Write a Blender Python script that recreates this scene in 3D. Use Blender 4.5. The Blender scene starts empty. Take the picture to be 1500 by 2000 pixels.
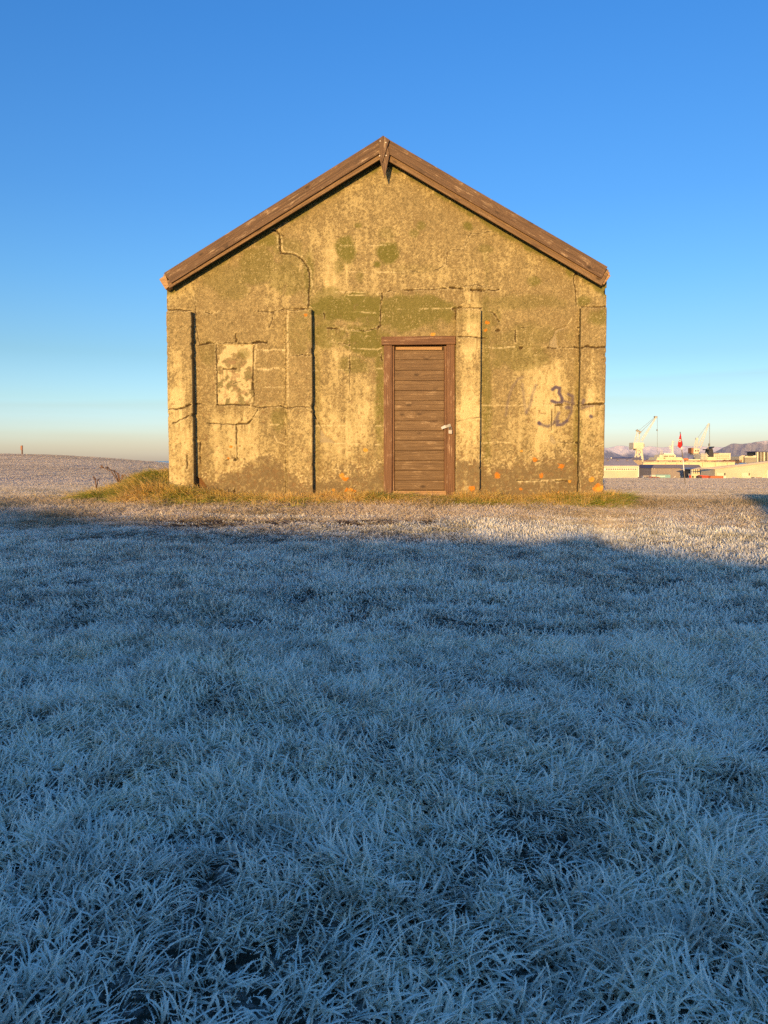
import bpy, math, random
import numpy as np
from mathutils import Vector, Matrix
random.seed(7); np.random.seed(7)
R = math.radians
SC = bpy.context.scene
COL = SC.collection

# ------------------------------------------------------------------ camera, sky, sun, exposure
CAMH = 1.0
PITCH = math.atan(100/1500.0)
cd = bpy.data.cameras.new('camera'); cam = bpy.data.objects.new('camera', cd); COL.objects.link(cam)
cd.sensor_fit = 'HORIZONTAL'; cd.sensor_width = 36; cd.lens = 36; cd.clip_start = 0.05; cd.clip_end = 40000
cam.location = (0, 0, CAMH); cam.rotation_euler = (R(90) - PITCH, 0, 0)
SC.camera = cam
SUN_AZ, SUN_EL = R(16), R(4.6)          # the sun stands behind the camera, a little to the left, very low
to_sun = Vector((-math.sin(SUN_AZ)*math.cos(SUN_EL), -math.cos(SUN_AZ)*math.cos(SUN_EL), math.sin(SUN_EL)))
world = bpy.data.worlds.new('World'); SC.world = world; world.use_nodes = True
wn, wl = world.node_tree.nodes, world.node_tree.links
sky = wn.new('ShaderNodeTexSky'); sky.sky_type = 'NISHITA'; sky.sun_disc = False
sky.sun_elevation = SUN_EL; sky.sun_rotation = math.atan2(to_sun.x, to_sun.y)
sky.air_density = 1.0; sky.dust_density = 0.6; sky.ozone_density = 2.5
bg = wn['Background']; bg.inputs['Strength'].default_value = 0.15
# clear winter air as the photograph renders it: the physical sky, coloured by height above the horizon only, and a thin low veil
NISH = 2.03
tc = wn.new('ShaderNodeTexCoord'); sx = wn.new('ShaderNodeSeparateXYZ'); wl.new(tc.outputs['Generated'], sx.inputs[0])
ramp = wn.new('ShaderNodeValToRGB'); wl.new(sx.outputs['Z'], ramp.inputs[0]); cr = ramp.color_ramp
stops = [(0.0,(.82,.96,2.05)),(0.035,(.76,.91,1.62)),(0.075,(.64,.745,1.03)),(0.13,(.51,.62,.77)),(0.22,(.40,.60,.82)),(0.31,(.33,.57,.85)),(0.48,(.27,.575,.92)),(1.0,(.34,.64,1.0))]
while len(cr.elements) < len(stops): cr.elements.new(0.5)
for e, (p, c) in zip(cr.elements, stops): e.position = p; e.color = (*[v/2.4 for v in c], 1)
mp = wn.new('ShaderNodeMapping'); mp.inputs['Scale'].default_value = (1.2, 1.2, 22); wl.new(tc.outputs['Generated'], mp.inputs[0])
nz = wn.new('ShaderNodeTexNoise'); nz.inputs['Scale'].default_value = 1.6; nz.inputs['Detail'].default_value = 4; wl.new(mp.outputs[0], nz.inputs[0])
mul = wn.new('ShaderNodeVectorMath'); mul.operation = 'MULTIPLY'; wl.new(sky.outputs[0], mul.inputs[0]); wl.new(ramp.outputs[0], mul.inputs[1])
scl = wn.new('ShaderNodeVectorMath'); scl.operation = 'SCALE'; scl.inputs['Scale'].default_value = 2.4*NISH; wl.new(mul.outputs[0], scl.inputs[0])
# veil: its upper edge slopes, its body is streaked; it greys the air a little
vx = wn.new('ShaderNodeMath'); vx.operation = 'MULTIPLY_ADD'; wl.new(sx.outputs['X'], vx.inputs[0]); vx.inputs[1].default_value = -.045; wl.new(sx.outputs['Z'], vx.inputs[2])
vn2 = wn.new('ShaderNodeMath'); vn2.operation = 'MULTIPLY_ADD'; wl.new(nz.outputs[0], vn2.inputs[0]); vn2.inputs[1].default_value = .02; wl.new(vx.outputs[0], vn2.inputs[2])
ve = wn.new('ShaderNodeMapRange'); ve.inputs[1].default_value = .101; ve.inputs[2].default_value = .093; ve.inputs[4].default_value = 1; wl.new(vn2.outputs[0], ve.inputs[0])
vr = wn.new('ShaderNodeMapRange'); vr.inputs[1].default_value = .3; vr.inputs[2].default_value = .7; vr.inputs[3].default_value = .25; wl.new(nz.outputs[0], vr.inputs[0])
vm = wn.new('ShaderNodeMath'); vm.operation = 'MULTIPLY'; wl.new(vr.outputs[0], vm.inputs[0]); wl.new(ve.outputs[0], vm.inputs[1])
veil = wn.new('ShaderNodeMix'); veil.data_type = 'RGBA'; wl.new(vm.outputs[0], veil.inputs[0]); veil.inputs[6].default_value = (1, 1, 1, 1); veil.inputs[7].default_value = (.98, .90, .84, 1)
fin = wn.new('ShaderNodeVectorMath'); fin.operation = 'MULTIPLY'; wl.new(scl.outputs[0], fin.inputs[0]); wl.new(veil.outputs[2], fin.inputs[1])
wl.new(fin.outputs[0], bg.inputs['Color'])
sd = bpy.data.lights.new('sun', 'SUN'); sd.energy = 4.7; sd.angle = R(0.5); sd.color = (1.0, 0.615, 0.22)
sun = bpy.data.objects.new('sun', sd); COL.objects.link(sun); sun.rotation_euler = to_sun.to_track_quat('Z', 'Y').to_euler()
SC.view_settings.view_transform = 'Standard'; SC.view_settings.look = 'None'
SC.view_settings.exposure = 0.5; SC.view_settings.gamma = 1; SC.view_settings.use_curve_mapping = False
SC.cycles.max_bounces = 9; SC.cycles.diffuse_bounces = 7; SC.cycles.transmission_bounces = 6; SC.cycles.transparent_max_bounces = 4
SC.cycles.volume_bounces = 0; SC.cycles.use_denoising = False

# ------------------------------------------------------------------ pixels of the photograph to places
def ray(px, py):
    cx, cy = (px-750)/1500.0, (1000-py)/1500.0
    sp, cp = math.sin(PITCH), math.cos(PITCH)
    return Vector((cx, cp + cy*sp, -sp + cy*cp))
def at(px, py, Y):
    d = ray(px, py); return Vector((d.x*Y/d.y, Y, CAMH + d.z*Y/d.y))
def sstep(e0, e1, x):
    t = np.clip((x-e0)/(e1-e0), 0, 1); return t*t*(3-2*t)

# value noise
_T = np.random.RandomState(3).rand(512, 512).astype(np.float64)
def vn(x, y, s=0):
    x = np.asarray(x, float) + s*37.13; y = np.asarray(y, float) + s*91.7
    xi = np.floor(x).astype(int); yi = np.floor(y).astype(int); fx = x-xi; fy = y-yi
    fx = fx*fx*(3-2*fx); fy = fy*fy*(3-2*fy)
    a = _T[xi % 512, yi % 512]; b = _T[(xi+1) % 512, yi % 512]; c = _T[xi % 512, (yi+1) % 512]; d = _T[(xi+1) % 512, (yi+1) % 512]
    return (a*(1-fx)+b*fx)*(1-fy) + (c*(1-fx)+d*fx)*fy
def fbm(x, y, o=4, s=0):
    r = 0; a = .5; t = 0
    for i in range(o):
        r = r + a*vn(x*2**i, y*2**i, s+i*5+1); t += a; a *= .5
    return r/t

# ------------------------------------------------------------------ object helpers
def tag(o, label=None, cat=None, group=None, kind=None):
    if label: o['label'] = label
    if cat: o['category'] = cat
    if group: o['group'] = group
    if kind: o['kind'] = kind
    return o
def empty(name, loc, rz=0):
    o = bpy.data.objects.new(name, None); COL.objects.link(o); o.location = loc; o.rotation_euler = (0, 0, rz); o.empty_display_size = .2
    return o
def mesh_obj(name, verts, faces, mat=None, parent=None, smooth=False):
    me = bpy.data.meshes.new(name)
    if isinstance(verts, np.ndarray): verts = verts.tolist()
    if isinstance(faces, np.ndarray): faces = faces.tolist()
    me.from_pydata(verts, [], faces); me.update()
    if mat: me.materials.append(mat)
    if smooth: me.shade_smooth()
    o = bpy.data.objects.new(name, me); COL.objects.link(o)
    if parent: o.parent = parent
    return o
class MB:
    def __init__(s, org=(0,0,0)): s.v = []; s.f = []; s.o = Vector(org)
    def add(s, vs, fs):
        b = len(s.v); s.v += [tuple(Vector(p)-s.o) for p in vs]; s.f += [tuple(i+b for i in f) for f in fs]
    def box(s, lo, hi):
        x0,y0,z0 = lo; x1,y1,z1 = hi
        s.add([(x0,y0,z0),(x1,y0,z0),(x1,y1,z0),(x0,y1,z0),(x0,y0,z1),(x1,y0,z1),(x1,y1,z1),(x0,y1,z1)],
              [(0,3,2,1),(4,5,6,7),(0,1,5,4),(1,2,6,5),(2,3,7,6),(3,0,4,7)])
    def prism(s, front, dvec):
        d = Vector(dvec); n = len(front); b = [Vector(p)+d for p in front]
        s.add(list(map(Vector, front))+b, [tuple(range(n))[::-1], tuple(range(n, 2*n))] + [(i, (i+1) % n, n+(i+1) % n, n+i) for i in range(n)])
    def pxslab(s, pts, Y, D):           # outline seen at distance Y, real depth D metres behind it
        s.prism([at(px, py, Y) for px, py in pts], (0, D, 0))
    def pxbox(s, x0, y0, x1, y1, Y, D): s.pxslab([(x0,y0),(x1,y0),(x1,y1),(x0,y1)], Y, D)
    def tube(s, a, b, r, n=6, r2=None):
        a = Vector(a); b = Vector(b); d = (b-a).normalized(); r2 = r if r2 is None else r2
        u = d.orthogonal().normalized(); w = d.cross(u)
        ra = [a + (u*math.cos(2*math.pi*i/n)+w*math.sin(2*math.pi*i/n))*r for i in range(n)]
        rb = [b + (u*math.cos(2*math.pi*i/n)+w*math.sin(2*math.pi*i/n))*r2 for i in range(n)]
        s.add(ra+rb, [(i,(i+1)%n,n+(i+1)%n,n+i) for i in range(n)] + [tuple(range(n))[::-1], tuple(range(n,2*n))])
    def pxtube(s, p, q, Y, r, Y2=None): s.tube(at(*p, Y), at(*q, Y2 or Y), r)
    def build(s, name, mat, parent=None): return mesh_obj(name, s.v, s.f, mat, parent)

# ------------------------------------------------------------------ materials
def new_mat(name):
    m = bpy.data.materials.new(name); m.use_nodes = True; nt = m.node_tree
    return m, nt.nodes, nt.links, nt.nodes['Principled BSDF']
def mixc(n, l, fac, a, b):
    m = n.new('ShaderNodeMix'); m.data_type = 'RGBA'
    if hasattr(fac, 'links'): l.new(fac, m.inputs[0])
    else: m.inputs[0].default_value = fac
    for k, v in ((6, a), (7, b)):
        if hasattr(v, 'links'): l.new(v, m.inputs[k])
        else: m.inputs[k].default_value = (*v, 1)
    return m.outputs[2]
def noise(n, l, co, scale, detail=4, rough=.55, st=None, dist=0):
    if st:
        mp = n.new('ShaderNodeMapping'); mp.inputs['Scale'].default_value = st; l.new(co, mp.inputs[0]); co = mp.outputs[0]
    t = n.new('ShaderNodeTexNoise'); t.inputs['Scale'].default_value = scale; t.inputs['Detail'].default_value = detail
    t.inputs['Roughness'].default_value = rough; t.inputs['Distortion'].default_value = dist; l.new(co, t.inputs[0]); return t.outputs[0]
def rng(n, l, v, a, b, c=0, d=1):
    m = n.new('ShaderNodeMapRange'); l.new(v, m.inputs[0]); m.inputs[1].default_value = a; m.inputs[2].default_value = b
    m.inputs[3].default_value = c; m.inputs[4].default_value = d; return m.outputs[0]
def math_(n, l, op, a, b):
    m = n.new('ShaderNodeMath'); m.operation = op
    for k, v in ((0, a), (1, b)):
        if hasattr(v, 'links'): l.new(v, m.inputs[k])
        else: m.inputs[k].default_value = v
    return m.outputs[0]
def bump(n, l, p, h, strength, dist):
    b = n.new('ShaderNodeBump'); b.inputs['Strength'].default_value = strength; b.inputs['Distance'].default_value = dist
    l.new(h, b.inputs['Height']); l.new(b.outputs[0], p.inputs['Normal'])

def plain(name, col, rough=.7, var=.25, scale=.4, metal=0):
    m, n, l, p = new_mat(name); tc = n.new('ShaderNodeTexCoord')
    f = noise(n, l, tc.outputs['Object'], scale, 5)
    c = mixc(n, l, rng(n, l, f, .3, .7), tuple(v*(1-var) for v in col), tuple(min(1, v*(1+var)) for v in col))
    l.new(c, p.inputs['Base Color']); p.inputs['Roughness'].default_value = rough; p.inputs['Metallic'].default_value = metal
    return m

def wood(name, base, dark, pale, paleamt=.3, knots=True):
    m, n, l, p = new_mat(name); tc = n.new('ShaderNodeTexCoord'); oi = n.new('ShaderNodeObjectInfo')
    off = n.new('ShaderNodeVectorMath'); off.operation = 'SCALE'; off.inputs[0].default_value = (31, 17, 23); l.new(oi.outputs['Random'], off.inputs['Scale'])
    ad = n.new('ShaderNodeVectorMath'); l.new(tc.outputs['Object'], ad.inputs[0]); l.new(off.outputs[0], ad.inputs[1]); co = ad.outputs[0]
    # knots bend the grain
    mpk = n.new('ShaderNodeMapping'); mpk.inputs['Scale'].default_value = (3.2, 3, 7); l.new(co, mpk.inputs[0])
    vo = n.new('ShaderNodeTexVoronoi'); vo.inputs['Scale'].default_value = 1; l.new(mpk.outputs[0], vo.inputs[0])
    kd = rng(n, l, vo.outputs['Distance'], .0, .32, 1, 0)
    sx = n.new('ShaderNodeSeparateXYZ'); l.new(co, sx.inputs[0])
    z2 = math_(n, l, 'ADD', sx.outputs[2], math_(n, l, 'MULTIPLY', kd, .05 if knots else 0))
    cb = n.new('ShaderNodeCombineXYZ'); l.new(sx.outputs[0], cb.inputs[0]); l.new(sx.outputs[1], cb.inputs[1]); l.new(z2, cb.inputs[2])
    g1 = noise(n, l, cb.outputs[0], 10, 6, .6, (.16, 1, 6.5), .3)
    g2 = noise(n, l, cb.outputs[0], 10, 3, .6, (.5, 2, 26))
    blot = noise(n, l, co, 9, 6, .7, (.6, 1, 1.6))
    c = mixc(n, l, rng(n, l, g1, .35, .65), dark, base)
    c = mixc(n, l, rng(n, l, g2, .5, .75, 0, .5), c, tuple(min(1, v*1.5) for v in base))
    pm = math_(n, l, 'MULTIPLY', rng(n, l, blot, .53, .66), rng(n, l, g1, .45, .62))
    c = mixc(n, l, math_(n, l, 'MULTIPLY', pm, paleamt), c, pale)
    if knots:
        kk = rng(n, l, vo.outputs['Distance'], .05, .16, .85, 0); c = mixc(n, l, kk, c, tuple(v*.45 for v in dark))
    l.new(c, p.inputs['Base Color']); p.inputs['Roughness'].default_value = .72; p.inputs['Specular IOR Level'].default_value = .3
    h = math_(n, l, 'ADD', g1, math_(n, l, 'MULTIPLY', g2, .6)); bump(n, l, p, h, .7, .004)
    return m
M = {}
M['barge'] = wood('weathered_barge_wood', (.155,.093,.052), (.075,.045,.027), (.44,.32,.20), .9)
M['barge_low'] = wood('lower_barge_wood', (.22,.135,.065), (.12,.07,.035), (.42,.3,.18), .5)
M['door'] = wood('door_wood', (.185,.118,.060), (.10,.06,.031), (.38,.27,.16), .85)
M['frame'] = wood('red_brown_frame_wood', (.19,.10,.052), (.10,.05,.027), (.46,.32,.21), 1.0, False)
M['pale_wood'] = wood('pale_wood', (.42,.27,.13), (.27,.15,.07), (.5,.35,.2), .5, False)
M['hasp'] = plain('galvanised_steel', (.27,.27,.26), .6, .3, 60, .3)
M['padlock'] = plain('padlock_steel', (.16,.15,.17), .4, .3, 40, .6)
M['roof'] = plain('roof_sheet', (.17,.13,.11), .6, .3, 3)

def wall_mat():
    m, n, l, p = new_mat('weathered_concrete_render'); tc = n.new('ShaderNodeTexCoord')
    a = n.new('ShaderNodeAttribute'); a.attribute_name = 'col'
    f1 = noise(n, l, tc.outputs['Object'], 70, 5, .65); f2 = noise(n, l, tc.outputs['Object'], 240, 3, .6)
    k = math_(n, l, 'MULTIPLY', rng(n, l, f1, .3, .7, .74, 1.22), rng(n, l, f2, .3, .7, .85, 1.12))
    s = n.new('ShaderNodeVectorMath'); s.operation = 'SCALE'; l.new(a.outputs['Color'], s.inputs[0]); l.new(k, s.inputs['Scale'])
    vo = n.new('ShaderNodeTexVoronoi'); vo.inputs['Scale'].default_value = 55; l.new(tc.outputs['Object'], vo.inputs[0])
    big = noise(n, l, tc.outputs['Object'], 4, 3)
    pit = math_(n, l, 'MULTIPLY', rng(n, l, vo.outputs['Distance'], .12, .2, 1, 0), rng(n, l, big, .45, .6))
    c = mixc(n, l, math_(n, l, 'MULTIPLY', pit, .6), s.outputs[0], (.10,.07,.045))
    l.new(c, p.inputs['Base Color']); p.inputs['Roughness'].default_value = .92; p.inputs['Specular IOR Level'].default_value = .15
    h = math_(n, l, 'SUBTRACT', math_(n, l, 'ADD', f1, math_(n, l, 'MULTIPLY', f2, .35)), pit); bump(n, l, p, h, .55, .006)
    return m
M['wall'] = wall_mat()

# ------------------------------------------------------------------ terrain
TY = np.array([-400,-60,-3, 0, 2, 5, 7, 9.5, 11, 14, 20, 30, 60, 90, 150, 230, 300, 480, 500, 30000.])
TZ = np.array([-.5,-.2,-.02, 0, .08, .24, .35, .47, .46, .33, .17, .03, -.4, -1.5, -4.5, -7.6, -7.8, -7.8, -12, -30.])
TL = np.array([-.5,-.2,-.02, 0, .08, .24, .35, .45, .46, .40, .27, .18, .95, 1.78, 1.4, -2, -7.8, -7.8, -12, -30.])
def ground(x, y, fine=True):
    x = np.asarray(x, float); y = np.asarray(y, float)
    a = x/np.maximum(y, 14); wl_ = sstep(.05, -.5, a); wl_ = np.where(a < -.5, 1+(-.5-a)*.3, wl_)
    z = np.interp(y, TY, TZ)*(1-wl_) + np.interp(y, TY, TL)*wl_
    # mound of turf round the hut
    z = z + .31*np.exp(-((x+3.05)/.72)**2-((y-10.75)/.75)**2) + .03*sstep(3.4, 2.7, np.abs(x))*np.exp(-((y-9.8)/.35)**2)
    z = z + .05*np.exp(-((x-3.1)/.4)**2-((y-9.8)/.5)**2)
    # worn dips in front of the hut
    z = z - .035*np.exp(-((y-8.25+.1*np.sin(x))/.22)**2)*sstep(1.2, .2, x)*sstep(-4.6, -3, x)
    f = sstep(60, 6, y)
    if fine:
        z = z + f*(.05*(fbm(x*.9, y*.9, 3, 2)-.5) + .05*(fbm(x*3.1, y*3.1, 3, 9)-.5)*sstep(16, 3, y)) + .1*(fbm(x*.12, y*.12, 3, 4)-.5)*sstep(8, 25, y)
    return z
# shade line in the photograph -> outline of the bank behind the camera that throws it
shade = [(-250,945),(0,976),(130,992),(300,1012),(500,1030),(750,1042),(950,1050),(1060,1056),(1110,1046),(1140,1042),(1165,1046),(1205,1064),(1270,1071),(1380,1084),(1500,1098),(1750,1125)]
YR = -8.0; bx, bz = [], []
for px, py in shade:
    d = ray(px, py); t = 3.0
    while CAMH + d.z*t > float(ground(d.x*t, d.y*t, False)): t += .02
    P = Vector((d.x*t, d.y*t, CAMH+d.z*t)); h = (P.y-YR)/math.cos(SUN_AZ)
    bx.append(P.x - h*math.sin(SUN_AZ)); bz.append(P.z - (.012 if px < 900 else -.012) + h*math.tan(SUN_EL))
bx = np.array(bx); bz = np.array(bz)
def terrain(x, y):
    z = ground(x, y)
    # unseen bank shaped for its shadow; right end raised to shade lawn beside hut
    bank = np.interp(x, bx, bz); xe = 3.24 + .287*(YR-4.45); bank = np.maximum(bank, (.47+(12.6-YR)/math.cos(SUN_AZ)*math.tan(SUN_EL))*sstep(xe-.10, xe+.04, x)*sstep(xe+9, xe+7, x))
    z = np.maximum(z, np.where(y <= YR, bank - .05*(YR-y), bank - .42*(y-YR)))
    return z
def axis(lo, hi, n, k):
    t = np.linspace(math.asinh(lo/k), math.asinh(hi/k), n); return np.sinh(t)*k
gx = axis(-14000, 14000, 520, 1.6); gy = np.sort(np.concatenate([axis(-600, 29000, 640, 2.2)+3.0, [YR-.04, YR, YR+.04]]))
GX, GY = np.meshgrid(gx, gy); GZ = terrain(GX, GY)
GZ = np.where(GY > 499, -12, GZ)
nx, ny = len(gx), len(gy)
def grid_faces(nx, ny):
    i = np.arange(ny-1)[:, None]*nx + np.arange(nx-1)[None, :]; i = i.ravel()
    return np.stack([i, i+1, i+nx+1, i+nx], 1)
g = mesh_obj('ground', np.stack([GX.ravel(), GY.ravel(), GZ.ravel()], 1), grid_faces(nx, ny), None, None, True)
tag(g, kind='structure')
def ground_mat():
    m, n, l, p = new_mat('frosty_turf'); ge = n.new('ShaderNodeNewGeometry'); co = ge.outputs['Position']
    sx = n.new('ShaderNodeSeparateXYZ'); l.new(co, sx.inputs[0])
    f = noise(n, l, co, 26, 5, .65); f2 = noise(n, l, co, 2.2, 4); f3 = noise(n, l, co, 1, 4, .6, (.02, .16, 1))
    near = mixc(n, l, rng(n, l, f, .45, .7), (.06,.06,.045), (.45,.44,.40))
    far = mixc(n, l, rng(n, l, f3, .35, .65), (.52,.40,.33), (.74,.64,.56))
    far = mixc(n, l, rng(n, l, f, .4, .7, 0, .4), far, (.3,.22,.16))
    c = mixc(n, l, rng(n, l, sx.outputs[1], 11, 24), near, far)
    # bare trodden soil before the hut
    yy = math_(n, l, 'ADD', sx.outputs[1], math_(n, l, 'MULTIPLY', f2, .5))
    band = math_(n, l, 'MULTIPLY', rng(n, l, yy, 7.5, 7.65), rng(n, l, yy, 8.6, 8.4))
    band = math_(n, l, 'MULTIPLY', band, math_(n, l, 'MULTIPLY', rng(n, l, sx.outputs[0], 1.0, .4), rng(n, l, sx.outputs[0], -4.1, -3.6)))
    c = mixc(n, l, band, c, (.11,.075,.05))
    l.new(c, p.inputs['Base Color']); p.inputs['Roughness'].default_value = .95; p.inputs['Specular IOR Level'].default_value = .1
    bump(n, l, p, f, 1.0, .06); return m
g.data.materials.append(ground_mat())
# sea beyond the harbour
wm, n_, l_, p_ = new_mat('sea_water'); p_.inputs['Base Color'].default_value = (.05,.08,.11,1); p_.inputs['Roughness'].default_value = .25
tcw = n_.new('ShaderNodeTexCoord'); bump(n_, l_, p_, noise(n_, l_, tcw.outputs['Object'], .2, 4), .5, .3)
w = mesh_obj('sea', [(-14000,490,-8.6),(14000,490,-8.6),(14000,16000,-8.6),(-14000,16000,-8.6)], [(0,1,2,3)], wm); tag(w, kind='structure')

# ------------------------------------------------------------------ the hut: local frame (x right along the front, y into the wall, z up)
TH = R(3.0); HO = Vector((0, 10, .45))
hut = empty('concrete_hut', HO, -TH)
tag(hut, 'square gabled concrete hut with peeling mossy render and plank door', 'hut')
EX = Vector((math.cos(TH), -math.sin(TH), 0)); EY = Vector((math.sin(TH), math.cos(TH), 0))
def wl_pt(px, py, o=0.0):            # photo pixel -> (x, z) on the plane o metres in front of the wall
    d = ray(px, py); c = Vector((0, 0, CAMH)); q = HO - EY*o
    t = (q-c).dot(EY)/d.dot(EY); P = c + d*t - HO
    return P.dot(EX), P.z
def loc2px(x, y, z):
    wx = HO.x + x*EX.x + y*EY.x; wy = HO.y + x*EX.y + y*EY.y; wz = HO.z + z - CAMH
    sp, cp = math.sin(PITCH), math.cos(PITCH)
    dep = wy*cp - wz*sp; up = wy*sp + wz*cp
    return 750 + 1500*wx/dep, 1000 - 1500*up/dep

def sd_poly(px, py, pts):            # distance to a polyline
    best = np.full(px.shape, 1e9)
    for (x0, y0), (x1, y1) in zip(pts[:-1], pts[1:]):
        dx, dy = x1-x0, y1-y0; L = dx*dx+dy*dy+1e-9
        t = np.clip(((px-x0)*dx+(py-y0)*dy)/L, 0, 1)
        best = np.minimum(best, np.hypot(px-x0-t*dx, py-y0-t*dy))
    return best
def inside(px, py, poly):
    r = np.zeros(px.shape, bool); n = len(poly)
    for i in range(n):
        x0, y0 = poly[i]; x1, y1 = poly[(i+1) % n]
        if y0 == y1: continue
        c = ((y0 > py) != (y1 > py)) & (px < (x1-x0)*(py-y0)/(y1-y0)+x0); r ^= c
    return r
CR = [  # cracks: width, depth(mm), points
 (3.2,28,[(533,449),(545,457),(553,461)]),(3.4,30,[(546,459),(547,476),(548,493)]),(2.8,25,[(548,494),(575,497),(590,506),(601,522),(605,545),(603,572),(602,600)]),
 (1.8,14,[(400,610),(412,613),(425,609),(436,611)]),(2,16,[(505,608),(530,610),(545,606),(557,604),(575,606),(606,602)]),
 (3.6,30,[(390,674),(403,671),(414,669)]),(1.5,12,[(414,669),(470,671),(494,671)]),(4,32,[(494,670),(505,668),(520,669)]),
 (5.5,35,[(461,668),(462,662)]),(3,30,[(460,660),(460,652)]),(1.5,10,[(381,575),(383,640),(389,672)]),
 (2.2,16,[(422,672),(423,730),(424,790)]),(2.5,20,[(495,675),(493,740),(496,770),(495,789)]),(3.5,30,[(492,748),(492,760)]),(3,26,[(424,790),(455,790),(486,791)]),
 (3.2,22,[(436,720),(461,721)]),(1.4,8,[(470,745),(455,748)]),
 (2,16,[(405,826),(440,828),(462,829)]),(3.6,28,[(462,829),(482,827),(492,819)]),(1.6,10,[(492,819),(504,800)]),(3,26,[(461,830),(462,868)]),(2.5,20,[(441,899),(446,898)]),(5,30,[(457,899),(463,896)]),
 (1.4,10,[(462,868),(463,895)]),(1.8,16,[(490,792),(505,796),(545,793),(560,797),(582,794),(607,796)]),(2.4,24,[(548,793),(560,797)]),(1.2,8,[(590,692),(605,692)]),(2.4,20,[(596,693),(608,692)]),
 (1.3,8,[(560,691),(580,694),(600,692)]),(3,22,[(391,864),(391,884)]),(3.5,24,[(391,892),(391,904)]),(1.6,12,[(536,606),(531,625),(526,640)]),
 (3.2,28,[(746,573),(745,590)]),(2,16,[(745,590),(743,625),(741,637)]),(3.8,26,[(738,641),(743,635)]),(3.4,26,[(640,641),(661,642)]),(1.2,8,[(661,642),(690,645)]),(1.7,12,[(690,645),(712,646),(735,641)]),
 (1.4,10,[(682,660),(683,705)]),(2.8,22,[(683,705),(683,724)]),(1.4,10,[(683,724),(682,790)]),(1.4,10,[(648,652),(649,668),(672,672),(682,675)]),(2.4,18,[(633,612),(634,622)]),
 (1.6,14,[(752,571),(765,566),(772,570)]),(3,26,[(791,566),(807,566)]),(1.5,10,[(807,566),(860,564)]),(2.6,24,[(860,563),(872,563)]),(3.6,30,[(878,562),(905,564)]),(4.6,34,[(920,566),(945,567)]),(2,16,[(945,567),(975,566)]),(1.2,8,[(905,560),(930,556),(960,560)]),
 (1.5,9,[(872,517),(873,492),(885,488),(907,486),(912,470),(919,457),(961,452)]),(1.3,8,[(790,529),(815,529)]),(1.2,6,[(850,528),(872,517)]),
 (2.4,18,[(1124,533),(1121,548),(1124,570),(1126,595)]),(4,28,[(1124,536),(1128,535)]),(4,30,[(885,603),(902,600)]),(3,26,[(890,604),(890,625)]),
 (1.6,12,[(955,608),(963,611)]),(3,26,[(964,612),(970,618)]),(3,26,[(971,622),(974,628)]),(5,32,[(969,646),(975,645)]),(2,16,[(1007,646),(1007,668)]),(7.5,40,[(1017,678),(1019,678)]),
 (1.2,8,[(1018,639),(1026,640)]),(3,26,[(1070,679),(1090,680)]),(1.6,12,[(1090,680),(1122,679)]),(3.4,28,[(1122,678),(1134,680)]),
 (4,28,[(1085,791),(1097,791)]),(1.4,8,[(1097,791),(1130,791)]),(5,35,[(1131,783),(1131,804)]),(4,28,[(1132,655),(1132,678)]),(4,26,[(1128,640),(1134,640)]),
 (1.6,10,[(1090,863),(1128,865)]),(4,24,[(1126,865),(1131,864)]),(1.6,8,[(1078,800),(1077,840)]),(2,14,[(1040,902),(1055,900)]),
 (1.6,10,[(1010,938),(1055,939)]),(2.4,18,[(1085,939),(1112,939)]),(2.4,18,[(1010,938),(1018,938)]),(2.5,20,[(608,803),(613,811),(618,818)]),(1.3,8,[(618,818),(628,836)]),
 (8,40,[(432,960),(431,972)]),(4,30,[(457,955),(457,972)]),(2.5,18,[(745,690),(746,705)]),
 (2,16,[(325,799),(345,799)]),(3.4,26,[(345,799),(358,796),(372,790)]),(3,22,[(378,790),(392,789)]),(2.4,16,[(338,827),(350,820),(360,816),(369,812)]),(3,22,[(365,890),(366,915)]),
 (2.4,22,[(893,657),(925,658),(950,661)]),(1.3,9,[(893,823),(915,818),(940,815)]),
 (2.2,16,[(325,605),(345,604.5),(372,607)]),(1.8,14,[(559,601.5),(580,602.5),(607,602)]),(2.4,18,[(1136,599),(1160,599.5),(1187,598)]),(1.8,14,[(893,601),(940,601.5)]),(1.3,8,[(557.5,606),(558,700),(557,790)]),(1.3,8,[(558,800),(558,965)]),(2.2,16,[(1133,603),(1132,720)]),(2,14,[(1132,800),(1131,965)]),
 (3.6,26,[(1134,679),(1150,676),(1166,679),(1190,676)]),(2.4,20,[(1134,792),(1150,790)]),(4.6,32,[(1150,790),(1165,789),(1190,788)]),(1.6,10,[(1135,865),(1160,872),(1185,864)]),
]
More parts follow.
